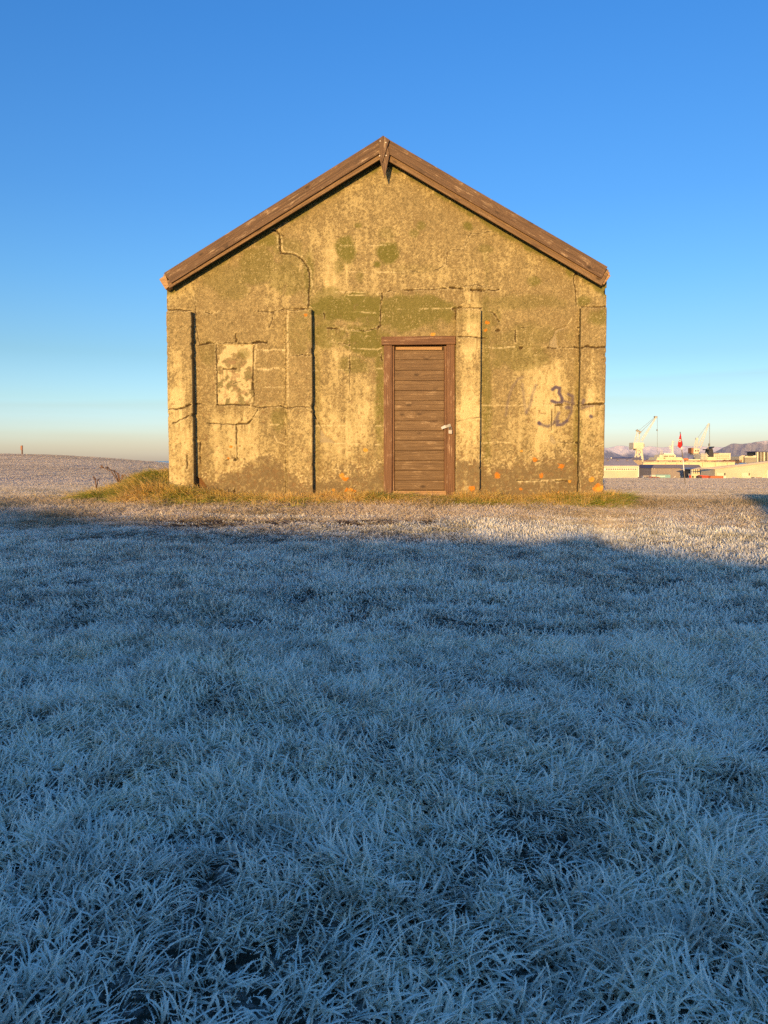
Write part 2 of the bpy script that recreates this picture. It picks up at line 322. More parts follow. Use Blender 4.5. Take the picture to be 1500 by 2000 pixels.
PALE = [(2.2,[(503,683),(530,683),(557,683)]),(3,[(503,721),(517,722),(540,719),(557,720)]),(1.8,[(503,756),(557,757)]),(2,[(536,851),(540,860),(545,864),(558,867)]),(2,[(529,829),(545,830)]),
 (2,[(950,679),(975,680),(1005,677)]),(1.7,[(985,717),(1010,715)]),(1.7,[(1040,716),(1130,717)]),(1.4,[(940,865),(1070,862)]),(1.4,[(940,792),(1085,791)]),(1.4,[(1050,828),(1130,827)]),
 (1.6,[(610,606),(745,612)]),(1.6,[(750,604),(885,602)]),(1.6,[(610,724),(745,720)]),(1.4,[(745,680),(735,682),(690,680)]),(1.5,[(612,831),(745,832)]),(1.5,[(625,865),(745,868)]),
 (1.4,[(383,720),(422,721)]),(1.4,[(378,755),(422,756)]),(1.5,[(680,577),(740,575)]),(1.5,[(620,570),(740,571)]),(1.5,[(640,530),(790,532)]),(1.2,[(650,480),(760,478)]),(1.2,[(1001,720),(1001,690)]),(1.4,[(1107,690),(1106,710)]),
 (2.4,[(550,462),(552,492),(570,492),(590,501)]),(2,[(541,462),(543,490)]),(2,[(606,520),(610,560)]),(1.6,[(744,600),(742,630)]),(2,[(562,606),(562,690),(562,790)]),(2.2,[(500,673),(497,720)]),(1.6,[(1105,640),(1126,610)]),
 (1.4,[(1119,700),(1118,780)]),(3,[(1012,940),(1100,937)])]
LICH = [(451,873,3.2),(446,895,2.4),(668,928,5),(674,936,6),(677,957,4.4),(685,957,3.4),(691,961,5.2),(650,957,3.4),(713,879,4),(845,653,5),(952,630,3.6),(949,645,3),(1018,881,2.6),(1044,898,5),(1096,911,6.4),
 (971,929,7),(1057,928,5),(921,954,5.4),(1017,955,2.8),(1091,962,3.2),(1113,941,3),(597,615,3)]
PL1 = [(1142,969,6),(1155,937,5),(1166,953,8.5),(1175,954,6),(1168,958,6)]
GRAF = [(4,.45,[(1058-2,733+3),(1050,745),(1030-8,752),(1012,775),(993,812)])] if False else [
 (4,.26,[(1021,737),(1012,740),(1000,757),(994,775),(990,795),(988,812)]),(5,.24,[(1020,750),(1023,775),(1025,792),(1028,806)]),(4.5,.32,[(1028,806),(1036,790),(1040,770),(1047,752)]),
 (5,.85,[(1079,761),(1085,756),(1093,758),(1092,768),(1098,778),(1097,786),(1088,787),(1078,783)]),
 (5,.5,[(1110,770),(1119,774),(1117,784),(1120,788)]),(3.5,.45,[(1100,783),(1110,785),(1117,792),(1116,805),(1107,822)]),(7,.55,[(1107,796),(1111,796)]),
 (5,.5,[(1053,827),(1062,831),(1070,833),(1078,829),(1085,822),(1092,806)]),(5.5,.65,[(1107,822),(1098,829),(1088,830),(1090,822)]),(6.5,.75,[(1053,826),(1054,827)]),
 (6,.5,[(1140,782),(1138,790)]),(5,.45,[(1137,797),(1148,793),(1158,792)]),(6,.7,[(1154,813),(1155,814)])]
def blob(px, py, cx, cy, rx, ry, s=0, sharp=.25):
    d = np.hypot((px-cx)/rx, (py-cy)/ry) + (fbm(px*.05, py*.05, 4, s)-.5)*.9
    return sstep(1+sharp, 1-sharp, d)
def lerp(c, col, m): return c*(1-m[..., None]) + np.array(col)*m[..., None]
def look(px, py):
    """albedo and relief (metres, + is inwards) of the rendered wall at the place seen at px, py"""
    shp = px.shape; jx = px + (fbm(px*.11, py*.11, 3, 21)-.5)*7; jy = py + (fbm(px*.11, py*.11, 3, 22)-.5)*7
    n1 = fbm(px*.012, py*.009, 4, 1); n2 = fbm(px*.05, py*.035, 4, 2); n3 = fbm(px*.2, py*.16, 4, 3); st = fbm(px*.16, py*.012, 4, 4); n4 = fbm(px*.45, py*.45, 2, 5)
    c = np.zeros(shp+(3,)) + np.array((.285,.23,.135)); n5 = fbm(px*.9, py*.75, 2, 6); c = c*(1 + (n3[..., None]-.5)*.6 + (n4[..., None]-.5)*.8 + (n5[..., None]-.5)*.7)
    c = lerp(c, (.225,.175,.10), sstep(.45, .62, n2)*.6)
    # pale lime bloom
    w = .17 + 1.2*(n1-.5)
    w = w + .30*blob(px,py,745,400,110,95,31,.6) + .25*blob(px,py,690,520,120,60,32,.6) + .48*blob(px,py,1045,800,110,115,33,.6) + .30*blob(px,py,1010,640,60,40,34,.6)
    w = w + .55*blob(px,py,916,760,26,190,35,.5) + .34*blob(px,py,916,640,26,60,35,.5) + .55*blob(px,py,585,860,24,75,36,.4) + .5*blob(px,py,460,860,85,65,37,.5) + .5*blob(px,py,672,810,62,110,38,.5) + .3*blob(px,py,650,700,36,45,39,.5)
    w = w + .55*blob(px,py,350,860,26,100,40,.5) + .3*blob(px,py,350,740,26,60,41,.5) + .45*blob(px,py,352,572,40,28,42,.5) + .5*blob(px,py,1150,560,30,30,43,.4) + .55*blob(px,py,1160,850,24,100,44,.5) + .35*blob(px,py,1160,740,20,60,45,.5)
    w = w + .3*blob(px,py,540,560,60,30,51,.5) + .22*blob(px,py,860,520,90,40,52,.5)
    w = w - .45*blob(px,py,582,700,28,100,46,.3) - .35*blob(px,py,530,760,40,60,47,.4) - .3*blob(px,py,820,620,90,50,48,.4) - .35*blob(px,py,1040,640,80,60,53,.4)
    m = sstep(.45, .76, w*.72 + n3*.42 + (n4-.5)*.55 + (n5-.5)*.25 + (st-.5)*.5 + (n2-.5)*.4)
    c = lerp(c, (.465,.39,.23), m*.85)
    c = lerp(c, (.60,.51,.32), sstep(.74, .98, w*.75 + n3*.4 + (st-.5)*.5 + (n2-.5)*.3)*.8)
    # blocked window, blotched
    iw = (px > 424) & (px < 495) & (py > 673) & (py < 790)
    b = fbm(px*.07, py*.07, 4, 61); bi = iw*1.0
    c = lerp(c, (.60,.51,.33), bi*sstep(.42, .5, b)*.9); c = lerp(c, (.20,.18,.10), bi*sstep(.5, .40, b)*.8*sstep(700, 740, py))
    c = lerp(c, (.30,.20,.13), bi*sstep(.62, .68, fbm(px*.12, py*.12, 3, 62))*.6)
    # moss and algae
    g_ = .0*px
    for (cx, cy, rx, ry, a) in [(675,487,20,24,1),(757,495,24,22,1),(737,517,7,6,1),(698,440,7,5,.8),(822,441,8,7,.7),(809,456,9,8,.6),(755,456,14,12,.35),(662,520,10,14,.6),(703,540,8,12,.5),(1044,549,12,9,.8),(914,441,9,8,.9),
        (947,486,14,9,.5),(885,620,60,14,.3),(680,600,75,28,.95),(800,610,95,34,.8),(720,588,36,12,.9),(640,600,36,40,.6),(640,655,40,24,.75),(715,665,40,32,.9),(690,712,30,16,.6),(741,760,9,110,.8),
        (500,520,45,40,.55),(560,545,38,30,.5),(455,560,32,26,.4),(570,500,30,30,.4),(430,540,45,20,.35),(582,650,22,46,.35),(545,815,15,22,.55),(478,690,12,10,.6),(405,690,18,20,.3),(950,740,9,200,.6),(618,780,7,180,.4),
        (1012,695,60,26,.5),(1015,590,80,14,.4),(1128,860,8,120,.6),(1170,620,20,18,.7),(1140,588,14,9,.8),(1030,655,70,20,.4),(960,620,20,20,.5),(800,525,60,10,.2),(520,470,30,14,.8),(603,540,10,50,.7),(548,480,14,18,.5)]:
        k = max(.18, min(.5, 6/min(rx, ry)))
        g_ = np.maximum(g_, a*blob(px,py,cx,cy,rx,ry,int(cx) % 50,k))
    rake = np.minimum(np.abs(py-(565-(px-329)*.61)), np.abs(py-(316+(px-758)*.585)))
    g_ = np.maximum(g_, sstep(17, 7, rake + (n2-.5)*22)*.9)
    g_ = g_*sstep(.25, .55, n3*.6+n2*.5+.12)
    c = lerp(c, (.135,.135,.035), np.clip(g_*.9, 0, 1))
    # damp brown foot of the wall, ragged top
    ln = 905 + 14*np.sin(px*.021) + (n2-.5)*46 + (n3-.5)*36
    ln = ln + 26*blob(px,py,600,930,46,90,70,.4) - 12*blob(px,py,1000,900,90,60,71,.4) + 34*blob(px,py,352,930,30,90,72,.3) + 26*blob(px,py,1163,930,24,90,73,.3) + 12*blob(px,py,420,920,40,50,74,.3)
    ft = sstep(-3, 4, py-ln); br = sstep(.42, .56, fbm(px*.1, py*.1, 4, 75) + (py-ln)*.004)
    c = lerp(c, (.19,.148,.095), ft*(.35+.6*br)); edge = np.exp(-((py-ln)/7.0)**2)
    c = lerp(c, (.62,.53,.34), edge*sstep(.45, .6, n4)*.7)
    c = lerp(c, (.5,.42,.26), sstep(10, 60, py-ln)*sstep(.6, .68, n3)*.5)
    # salt speckle, flaking pits
    c = lerp(c, (.60,.51,.34), sstep(.66, .78, fbm(px*.6, py*.5, 2, 80))*sstep(.4,.6,n2)*.5)
    pit = sstep(.70, .76, fbm(px*.28, py*.22, 3, 81))*sstep(560, 900, py+ (n1-.5)*250)
    edgep = sstep(1168, 1182, px)*sstep(.45, .6, n3)*sstep(640, 700, py) + sstep(.62, .68, fbm(px*.25, py*.2, 3, 82))*sstep(850, 930, py)
    pit = np.clip(pit + edgep*.8, 0, 1); c = lerp(c, (.22,.145,.085), pit*.75)
    dep = .0035*(.5-n3)*2 + .006*(n1-.5) + .004*pit + .003*(.5-n4)
    # faint block joints
    for yy in (530,577,641,680,718,756,793,831,868,904,940): 
        j = sstep(1.6, .5, np.abs(jy - yy - (px-750)*-.006))*sstep(.5, .62, fbm(px*.03, px*0+yy, 3, yy)); c = lerp(c, (.50,.42,.26), j*.28*sstep(.42,.58,n4)); dep += .002*j
    for wd, pts in PALE:
        xs = [p[0] for p in pts]; ys = [p[1] for p in pts]; q = (px > min(xs)-12) & (px < max(xs)+12) & (py > min(ys)-12) & (py < max(ys)+16)
        if not q.any(): continue
        d = sd_poly(jx[q]*.4+px[q]*.6, jy[q]*.4+py[q]*.6, pts); k = sstep(wd*.5+1.3, wd*.3, d)*sstep(.38, .5, n4[q]+.08)*sstep(.42, .62, fbm(px[q]*.035, py[q]*.05, 3, 12)+(.25 if wd > 1.9 else 0))
        dr = sstep(9, 1, py[q]-np.mean(ys))*(py[q] > np.mean(ys)-1)*sstep(.58, .66, fbm(px[q]*.25, px[q]*0, 2, 7))*(wd > 2.1)*(max(ys)-min(ys) < 12)*(px[q] > min(xs))*(px[q] < max(xs))
        cc = c[q]; c[q] = lerp(cc, (.66,.58,.40), np.clip(k*.6+dr*.5, 0, 1))
    # broken off plaster
    for poly, dd in (([(1072,678),(1074,664),(1081,656),(1084,645),(1092,641),(1109,636),(1116,628),(1114,634),(1104,642),(1090,647),(1086,652),(1088,670),(1094,678)], .022),
                 ([(1076,846),(1080,848),(1087,862),(1083,867),(1075,862)], .016), ([(625,864),(626,840),(630,838),(634,848),(640,852),(656,864)], .016), ([(1076,636),(1080,630),(1095,634),(1108,624),(1105,620)], .0)):
        k = inside(jx*.3+px*.7, jy*.3+py*.7, poly)*(dd > 0); c = lerp(c, (.33,.285,.22), k*.8*(.6+.8*n4)); dep = dep + dd*k
    # recess of the blocked window; fallen render at the corner by the left pilaster
    dep = dep + .012*bi
    k = inside(px, py, [(381,930),(392,935),(404,950),(408,975),(381,975)]) ; c = lerp(c, (.17,.085,.045), k*.9); dep = dep + .03*k
    # graffiti
    for wd, a, pts in GRAF:
        d = sd_poly(px, py, pts); k = sstep(wd*.5+2.4, wd*.5-1.8, d)*a*(.7+.6*n4); c = lerp(c, (.085,.07,.15), np.clip(k*1.35, 0, .92))
    # cracks
    for wd, mm, pts in CR:
        xs = [p[0] for p in pts]; ys = [p[1] for p in pts]; q = (px > min(xs)-9) & (px < max(xs)+9) & (py > min(ys)-9) & (py < max(ys)+9)
        if not q.any(): continue
        d = sd_poly(px[q]*.55+jx[q]*.45, py[q]*.55+jy[q]*.45, pts); ww = wd*.5*(.25+1.0*fbm(px[q]*.16, py[q]*.16, 2, 9)); ww = ww - .55*sstep(.5, .38, fbm(px[q]*.05, py[q]*.05, 2, 10))*(wd < 2)
        k = sstep(ww+.75, ww-.35, d); cc = lerp(c[q], (.62,.54,.36), sstep(ww+3.2, ww+.6, d)*sstep(.47, .56, n4[q])*.55)
        c[q] = lerp(cc, (.05,.032,.02), k*.93); dep[q] = dep[q] + k*mm*.001
    for wd, mm, pts in CR:      # water runs below the wide cracks
        if wd < 2.4: continue
        xs = [p[0] for p in pts]; yb = max(p[1] for p in pts); L_ = 14 + 5*wd
        q = (px > min(xs)-3) & (px < max(xs)+3) & (py > yb-1) & (py < yb+L_)
        if q.any(): c[q] = lerp(c[q], (.17,.125,.065), sstep(.45, .62, fbm(px[q]*.32, px[q]*0+yb, 2, 14))*sstep(yb+L_, yb, py[q])*.55)
    for cx, cy, r in LICH + PL1:
        q = (np.abs(px-cx) < r*2) & (np.abs(py-cy) < r*2)
        if not q.any(): continue
        d = np.hypot(px[q]-cx, (py[q]-cy)*1.1)/r + (fbm(px[q]*.22, py[q]*.22, 2, int(cx) % 40)-.5)*1.1
        k = sstep(1.15, .8, d)*(.55+.6*sstep(.35,.5,n4[q])); pale = (cx*7) % 5 < 2
        c[q] = lerp(c[q], (.62,.22,.02) if not pale else (.66,.34,.06), np.clip(k, 0, .95)); dep[q] = dep[q] - .002*k
    return np.clip(c, .01, .85), dep
def set_col(o, c):
    c = np.asarray(c)*np.array((.93, .90, .74))
    a = o.data.color_attributes.new('col', 'FLOAT_COLOR', 'POINT'); a.data.foreach_set('color', np.concatenate([c.reshape(-1, 3), np.ones((c.size//3, 1))], 1).astype(np.float32).ravel())

# front wall: a fine relief grid, leaving the door opening free
STEP = .0085
xl, _ = wl_pt(329, 760); xr, _ = wl_pt(1181, 760); zb = -.30; apx, apz = wl_pt(750, 287)
_, zel = wl_pt(329, 548); _, zer = wl_pt(1181, 540)
dx0, dz1 = wl_pt(752, 664); dx1, _ = wl_pt(885, 664)
nx = int((xr-xl)/STEP)+1; nz = int((apz-zb)/STEP)+1
U, V = np.meshgrid(np.linspace(xl, xr, nx), np.linspace(zb, apz, nz))
PX, PY = loc2px(U, 0*U, V)
colr, dep = look(PX, PY)
# ragged outer edges
UU = U + np.where(U < xl+.012, .012*(vn(V*16, V*0, 3)-.3), 0) - np.where(U > xr-.012, .03*sstep(.5, .8, fbm(V*9, V*0, 3, 6)), 0)
topz = np.where(U < apx, zel+(apz-zel)*(U-xl)/(apx-xl), zer+(apz-zer)*(xr-U)/(xr-apx))
VV = np.minimum(V, topz)
verts = np.stack([UU.ravel(), dep.ravel(), VV.ravel()], 1)
fc = grid_faces(nx, nz); cu = U.ravel()[fc[:, 0]]+STEP/2; cv = V.ravel()[fc[:, 0]]+STEP*.2
keep = (cv < topz.ravel()[fc[:, 0]]) & ~((cu > dx0) & (cu < dx1) & (cv < dz1))
fc = fc[keep]; used = np.zeros(len(verts), bool); used[fc.ravel()] = True; remap = np.cumsum(used)-1
fw = mesh_obj('front_wall', verts[used], remap[fc], M['wall'], hut, True); set_col(fw, colr.reshape(-1, 3)[used])
def flat_part(name, verts, faces, col=(.36,.3,.2)):
    o = mesh_obj(name, verts, faces, M['wall'], hut); set_col(o, np.tile(np.array(col), (len(verts), 1))); return o
DEEP = 5.2; WT = .2
for sgn, x0, x1, ze in ((0, xl+.012, xl+WT, zel-.03), (1, xr-WT, xr-.035, zer-.03)):
    b = MB(); b.box((x0, .05, zb), (x1, DEEP, ze)); flat_part('side_wall', b.v, b.f)
b = MB(); b.prism([(xl+WT, DEEP-.2, zb), (xr-WT, DEEP-.2, zb), (xr-WT, DEEP-.2, zer-.05), (apx, DEEP-.2, apz-.1), (xl+WT, DEEP-.2, zel-.05)], (0, .19, 0)); flat_part('back_wall', b.v, b.f)
# reveal of the door opening
b = MB(); b.box((dx0-.03, .045, zb), (dx0+.012, .2, dz1+.03)); b.box((dx1-.012, .045, zb), (dx1+.03, .2, dz1+.03)); b.box((dx0+.012, .045, dz1-.012), (dx1-.012, .2, dz1+.03)); flat_part('door_reveal', b.v, b.f)

def pilaster(pxl, pxr, pytop, D=.12, label=None, wob=1.0):
    x0, zt = wl_pt(pxl, pytop, D); x1, _ = wl_pt(pxr, pytop, D); zb_ = -.30
    # cross-section from the wall, out, across and back, with worn arrises
    r = .012; sec = [(x0, .03), (x0, -D*.35), (x0, -D*.7), (x0, -D+r*1.3), (x0+r*.4, -D+r*.35)]
    k = int((x1-x0)/STEP); sec += [(x0+r+(x1-x0-2*r)*i/k, -D) for i in range(k+1)]
    sec += [(x1-r*.4, -D+r*.35), (x1, -D+r*1.3), (x1, -D*.7), (x1, -D*.35), (x1, .03)]
    sec = np.array(sec); nz = int((zt-zb_)/STEP); zs = np.linspace(zb_, zt, nz)
    S, Z = np.meshgrid(np.arange(len(sec)), zs); X = sec[S, 0]; Y = sec[S, 1]
    px, py = loc2px(X, np.minimum(Y, -D*.98), Z); c, dp = look(px, py)
    c = c*1.07; arr = sstep(.014, .004, np.minimum(X-x0, x1-X))*(Y < -D*.8); c = lerp(c, (.55,.46,.29), arr*.35)
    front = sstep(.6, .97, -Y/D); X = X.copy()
    chipr = sstep(.62, .8, fbm(Z*11, Z*0+x0, 3, 17))*.014*wob; tw = .006*(fbm(Z*3, Z*0+x0, 2, 7)-.5)
    X = X - (X > (x0+x1)/2+((x1-x0)/2-.02))*chipr + (X < (x0+x1)/2-((x1-x0)/2-.02))*chipr*.6 + tw
    Y = Y + dp*front*.9
    c = c*(.55+.45*front[..., None]) if False else lerp(c, (.13,.11,.06), (1-front)*.8)  # side faces coloured darker: their shade is put into the albedo
    v = np.stack([X.ravel(), Y.ravel(), Z.ravel()], 1).tolist(); f = grid_faces(len(sec), nz).tolist()
    # top cap, slightly sloping
    base = (nz-1)*len(sec); top = list(range(base, base+len(sec))); b0 = len(v)
    for i in top: v.append((v[i][0], .03, v[i][2]+.012))
    for i in range(len(sec)-1): f.append((top[i], top[i+1], b0+i+1, b0+i))
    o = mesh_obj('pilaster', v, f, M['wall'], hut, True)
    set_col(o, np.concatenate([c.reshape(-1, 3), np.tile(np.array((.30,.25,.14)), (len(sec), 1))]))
    return o
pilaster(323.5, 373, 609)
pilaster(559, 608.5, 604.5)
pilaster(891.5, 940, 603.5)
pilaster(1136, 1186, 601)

# boards as prisms whose own x axis runs with the grain
def board(name, px_pts, o, thick, mat, parent, ang, bev=.0025, label=None, pts=None):
    P = pts if pts else [wl_pt(x, y, o) for x, y in px_pts]
    a = ang; ox, oz = P[0]; ca, sa = math.cos(a), math.sin(a)
    L = [((x-ox)*ca+(z-oz)*sa, -(x-ox)*sa+(z-oz)*ca) for x, z in P]; n = len(L)
    v = [(x, 0, z) for x, z in L] + [(x, thick, z) for x, z in L]
    f = [tuple(range(n)), tuple(range(n, 2*n))[::-1]] + [(i, n+i, n+(i+1) % n, (i+1) % n) for i in range(n)]
    ob = mesh_obj(name, v, f, mat, parent)
    ob.location = (ox, -o, oz) ; ob.rotation_euler = (0, -a, 0)
    me = ob.data; import bmesh; bm = bmesh.new(); bm.from_mesh(me); bmesh.ops.recalc_face_normals(bm, faces=bm.faces)
    if bev: bmesh.ops.bevel(bm, geom=list(bm.edges), offset=bev, segments=1, affect='EDGES')
    bm.to_mesh(me); bm.free()
    if label: ob['label'] = label
    return ob
aL = math.atan2(*(lambda a, b: (b[1]-a[1], b[0]-a[0]))(wl_pt(320,533,.17), wl_pt(741,269,.17)))
aR = math.atan2(*(lambda a, b: (b[1]-a[1], b[0]-a[0]))(wl_pt(760,272,.17), wl_pt(1187,521,.17)))
board('bargeboard', [(320,533),(334,553),(744,297.5),(747,266)], .175, .028, M['barge'], hut, aL, label='dark brown weathered upper board of the left rake')
board('bargeboard', [(749,266),(752,296.5),(1174.7,543.3),(1187,521)], .175, .028, M['barge'], hut, aR, label='brown upper board of the right rake with pale flaked spots')
board('under_board', [(326,549),(330.7,563),(746,308.5),(746,290)], .146, .026, M['barge_low'], hut, aL)
board('under_board', [(752,290),(752,310),(1174.7,557.5),(1188,534.5)], .146, .026, M['barge_low'], hut, aR)
board('finial_board', [(739,288),(742,313),(751.3,347.5),(761,301),(758,288)], .196, .02, M['barge'], hut, math.pi/2, .0015)
board('finial_board', [(737.5,272.5),(747,317),(760.5,272.5),(748,264.5)], .217, .02, M['barge'], hut, math.pi/2, .0015)
b = MB()
nmt = plain('pale_nail', (.7,.65,.55), .5, .1, 20)
for x, y in ((742.5,275.5),(753.5,278.5),(741.5,303),(754,302.5)):
    b = MB(); X, Z = wl_pt(x, y, .22); fy = -.2175 if y < 300 else -.1965; b.tube((X, fy, Z), (X, fy-.004, Z), .007, 8); b.build('nail_head', nmt, hut)
# roof: two sheets and eaves boards behind the rake boards
for s in (0, 1):
    e = wl_pt(319, 533, .12) if s == 0 else wl_pt(1189, 524, .12); a = wl_pt(748.5, 268, .12)
    b = MB(); ex, ez = e; ax, az = a; zz = .02
    b.prism([(ex, -.118, ez-.02), (ax, -.118, az-.02), (ax, -.118, az-.045), (ex, -.118, ez-.045)], (0, DEEP+.25, 0)); b.build('roof_sheet', M['roof'], hut)
el_ = board('eaves_board', [(310.7,545.3),(323,537),(331,558),(323.3,565.5)], .143, DEEP+.2, M['pale_wood'], hut, 0, .003)
er_ = board('eaves_board', [(1181,527.5),(1192,532.5),(1190,535),(1192.7,538.7),(1180,555.7),(1172,551)], .143-.03, DEEP+.2, M['pale_wood'], hut, 0, .003)
# soffit between wall and rake boards (dark strip under the roof edge)
for s, (p, q) in enumerate((((335,549),(748,291)), ((752,291),(1172,545)))):
    A = wl_pt(*p, .1); B = wl_pt(*q, .1); b = MB()
    b.prism([(A[0], -.118, A[1]), (B[0], -.118, B[1]), (B[0], -.118, B[1]+.06), (A[0], -.118, A[1]+.06)], (0, .26, 0)); b.build('soffit_board', M['barge'], hut)

# door frame
fr = mesh_obj('door_frame', [(0,0,0)], [], None, hut) if False else None
def vboard(name, x0, y0, x1, y1, o, th, mat, parent, **k): return board(name, [(x0,y0),(x0,y1),(x1,y1),(x1,y0)], o, th, mat, parent, math.pi/2, **k)
def hboard(name, x0, y0, x1, y1, o, th, mat, parent, **k): return board(name, [(x0,y0),(x0,y1),(x1,y1),(x1,y0)], o, th, mat, parent, 0, **k)
board('lintel', [(744.8,657.5),(745,674),(890,672),(890,655.7)], .052, .06, M['frame'], hut, 0, .004)
vboard('door_jamb', 749.5, 674.5, 765.6, 972, .035, .10, M['frame'], hut)
vboard('door_jamb', 872.3, 672.7, 888.3, 972, .035, .10, M['frame'], hut)
vboard('door_stop', 766, 676, 770, 968, .004, .05, M['frame'], hut, bev=.001)
vboard('door_stop', 867.8, 676, 872, 968, .010, .05, M['frame'], hut, bev=.001)
hboard('threshold', 766.5, 958.5, 871.5, 968.5, .012, .10, M['pale_wood'], hut)
b = MB(); xa, za = wl_pt(752, 969.5, .03); xb, _ = wl_pt(886, 969, .03); b.box((xa, -.03, za-.3), (xb, .12, za-.002)); flat_part('door_sill', b.v, b.f, (.42,.34,.22))
dox, doz = wl_pt(770, 958, 0)
door = empty('door', (0, 0, 0)); door.parent = hut
b = MB(); xa, za = wl_pt(767.5, 676, -.05); xb, zc = wl_pt(869.5, 958, -.05); b.box((xa, .052, zc), (xb, .07, za)); b.build('backing_panel', plain('dark_door_back', (.06,.035,.02), .9), door)
hboard('top_batten', 773, 677.5, 863.5, 683.3, -.012, .038, M['pale_wood'], door)
ys = [517,595,680,762,845,927,1008,1092,1172,1250,1332,1415,1495,1575,1655]
ys = [560+v/4.167 for v in ys]
for i in range(14):
    dz = random.uniform(-.0015, .0015)
    o = board('plank', [(770.3,ys[i]+.3),(770.3,ys[i+1]-.25),(867.3,ys[i+1]-.25),(867.3,ys[i]+.3)], -.026+dz, .024, M['door'], door, 0, .003)
# hasp and padlock
hs = board('hasp', [(862.2,834),(863.8,838.2),(881,832.6),(879.6,827.2)], .050, .006, M['hasp'], door, .3, .001)
hx, hz = wl_pt(876, 832, .056)
b = MB(); b.box((hx-.010, -.070, hz-.016), (hx+.016, -.050, hz+.008)); b.build('staple', M['hasp'], hs).matrix_parent_inverse = hs.matrix_basis.inverted()
# swing arm of the hasp, folded plate near the planks
pl_ = board('hasp_plate', [(861,834.3),(863.2,838.4),(871.5,835.6),(869.7,829.8)], .056, .004, plain('blue_grey_steel', (.28,.3,.36), .5, .1, 20, .4), door, .3, .0008)
b = MB(); lx, lz = wl_pt(879.2, 843.5, .07)
n = 10
for sx_ in (-1, 1): b.tube((lx+sx_*.014, -.075, lz+.02), (lx+sx_*.014, -.075, lz+.052), .0045, 8)
for i in range(8):
    a0, a1 = math.pi*i/8, math.pi*(i+1)/8
    b.tube((lx+.014*math.cos(a0), -.075, lz+.052+.014*math.sin(a0)), (lx+.014*math.cos(a1), -.075, lz+.052+.014*math.sin(a1)), .0045, 8)
pk = empty('padlock', (0, 0, 0)); pk.parent = door
b.build('shackle', M['hasp'], pk)
bb = MB(); bb.prism([(lx-.022, -.088, lz-.022), (lx+.016, -.088, lz-.026), (lx+.024, -.088, lz-.018), (lx+.024, -.088, lz+.018), (lx+.018, -.088, lz+.024), (lx-.018, -.088, lz+.024), (lx-.024, -.088, lz+.018)], (0, .026, 0))
bb.build('lock_body', M['padlock'], pk)

# ------------------------------------------------------------------ grass
def tuft(nb, rad, ln, wd, segs, e0, curl, hspread, spikes=False, seed=0, blunt=.75, lieheight=.0, tws=.8):
    rs = np.random.RandomState(seed); V = []; F = []; FR = []; RN = []
    for b in range(nb):
        r = rad*math.sqrt(rs.rand()); a = rs.rand()*6.283; p = np.array([r*math.cos(a), r*math.sin(a), -.01 + lieheight*rs.rand()])
        hd = rs.normal(0, hspread); el = math.radians(rs.uniform(*e0)); L = rs.uniform(*ln); w = wd*rs.uniform(.6, 1.25); cu = math.radians(rs.uniform(*curl)); tw = rs.normal(0, tws); rn = rs.rand()
        hcurl = rs.normal(0, .5); st = L/segs; prev = None; fb = rs.uniform(-.12, .12)
        for i in range(segs+1):
            t = i/segs; e = el - cu*t*t; h = hd + hcurl*t
            d = np.array([math.cos(e)*math.cos(h), math.cos(e)*math.sin(h), math.sin(e)])
            if i: p = p + d*st
            side = np.array([-math.sin(h)*math.cos(tw), math.cos(h)*math.cos(tw), math.sin(tw)])
            wf = .6+.4*min(1, t*2)
            if t > blunt: wf *= max(.22, 1-(t-blunt)/(1-blunt)*.78)
            j1, j2 = (rs.uniform(.7, 1.45), rs.uniform(.7, 1.45)) if spikes else (1, 1)
            k = len(V); V += [p-side*w*.5*wf*j1, p+side*w*.5*wf*j2]
            fr = float(np.clip(.12+1.05*t+fb*2.0, 0, 1)); FR += [fr, fr*.8]; RN += [rn, rn]
            if prev is not None: F.append((prev, prev+1, k+1, k))
            prev = k
            if spikes and t > .3:
                for sg in (-1, 1):
                    if rs.rand() < .7:
                        q = p + side*sg*w*.42*wf; out = side*sg*.8 + d*.45 + rs.normal(0, .3, 3) + np.array([0, 0, .25]); out /= np.linalg.norm(out); sl = rs.uniform(.0025, .007)
                        k = len(V); tt = d*.0016; V += [q-tt, q+tt, q+out*sl]; F.append((k, k+1, k+2)); FR += [.9, .9, 1]; RN += [rn]*3
    return V, F, FR, RN
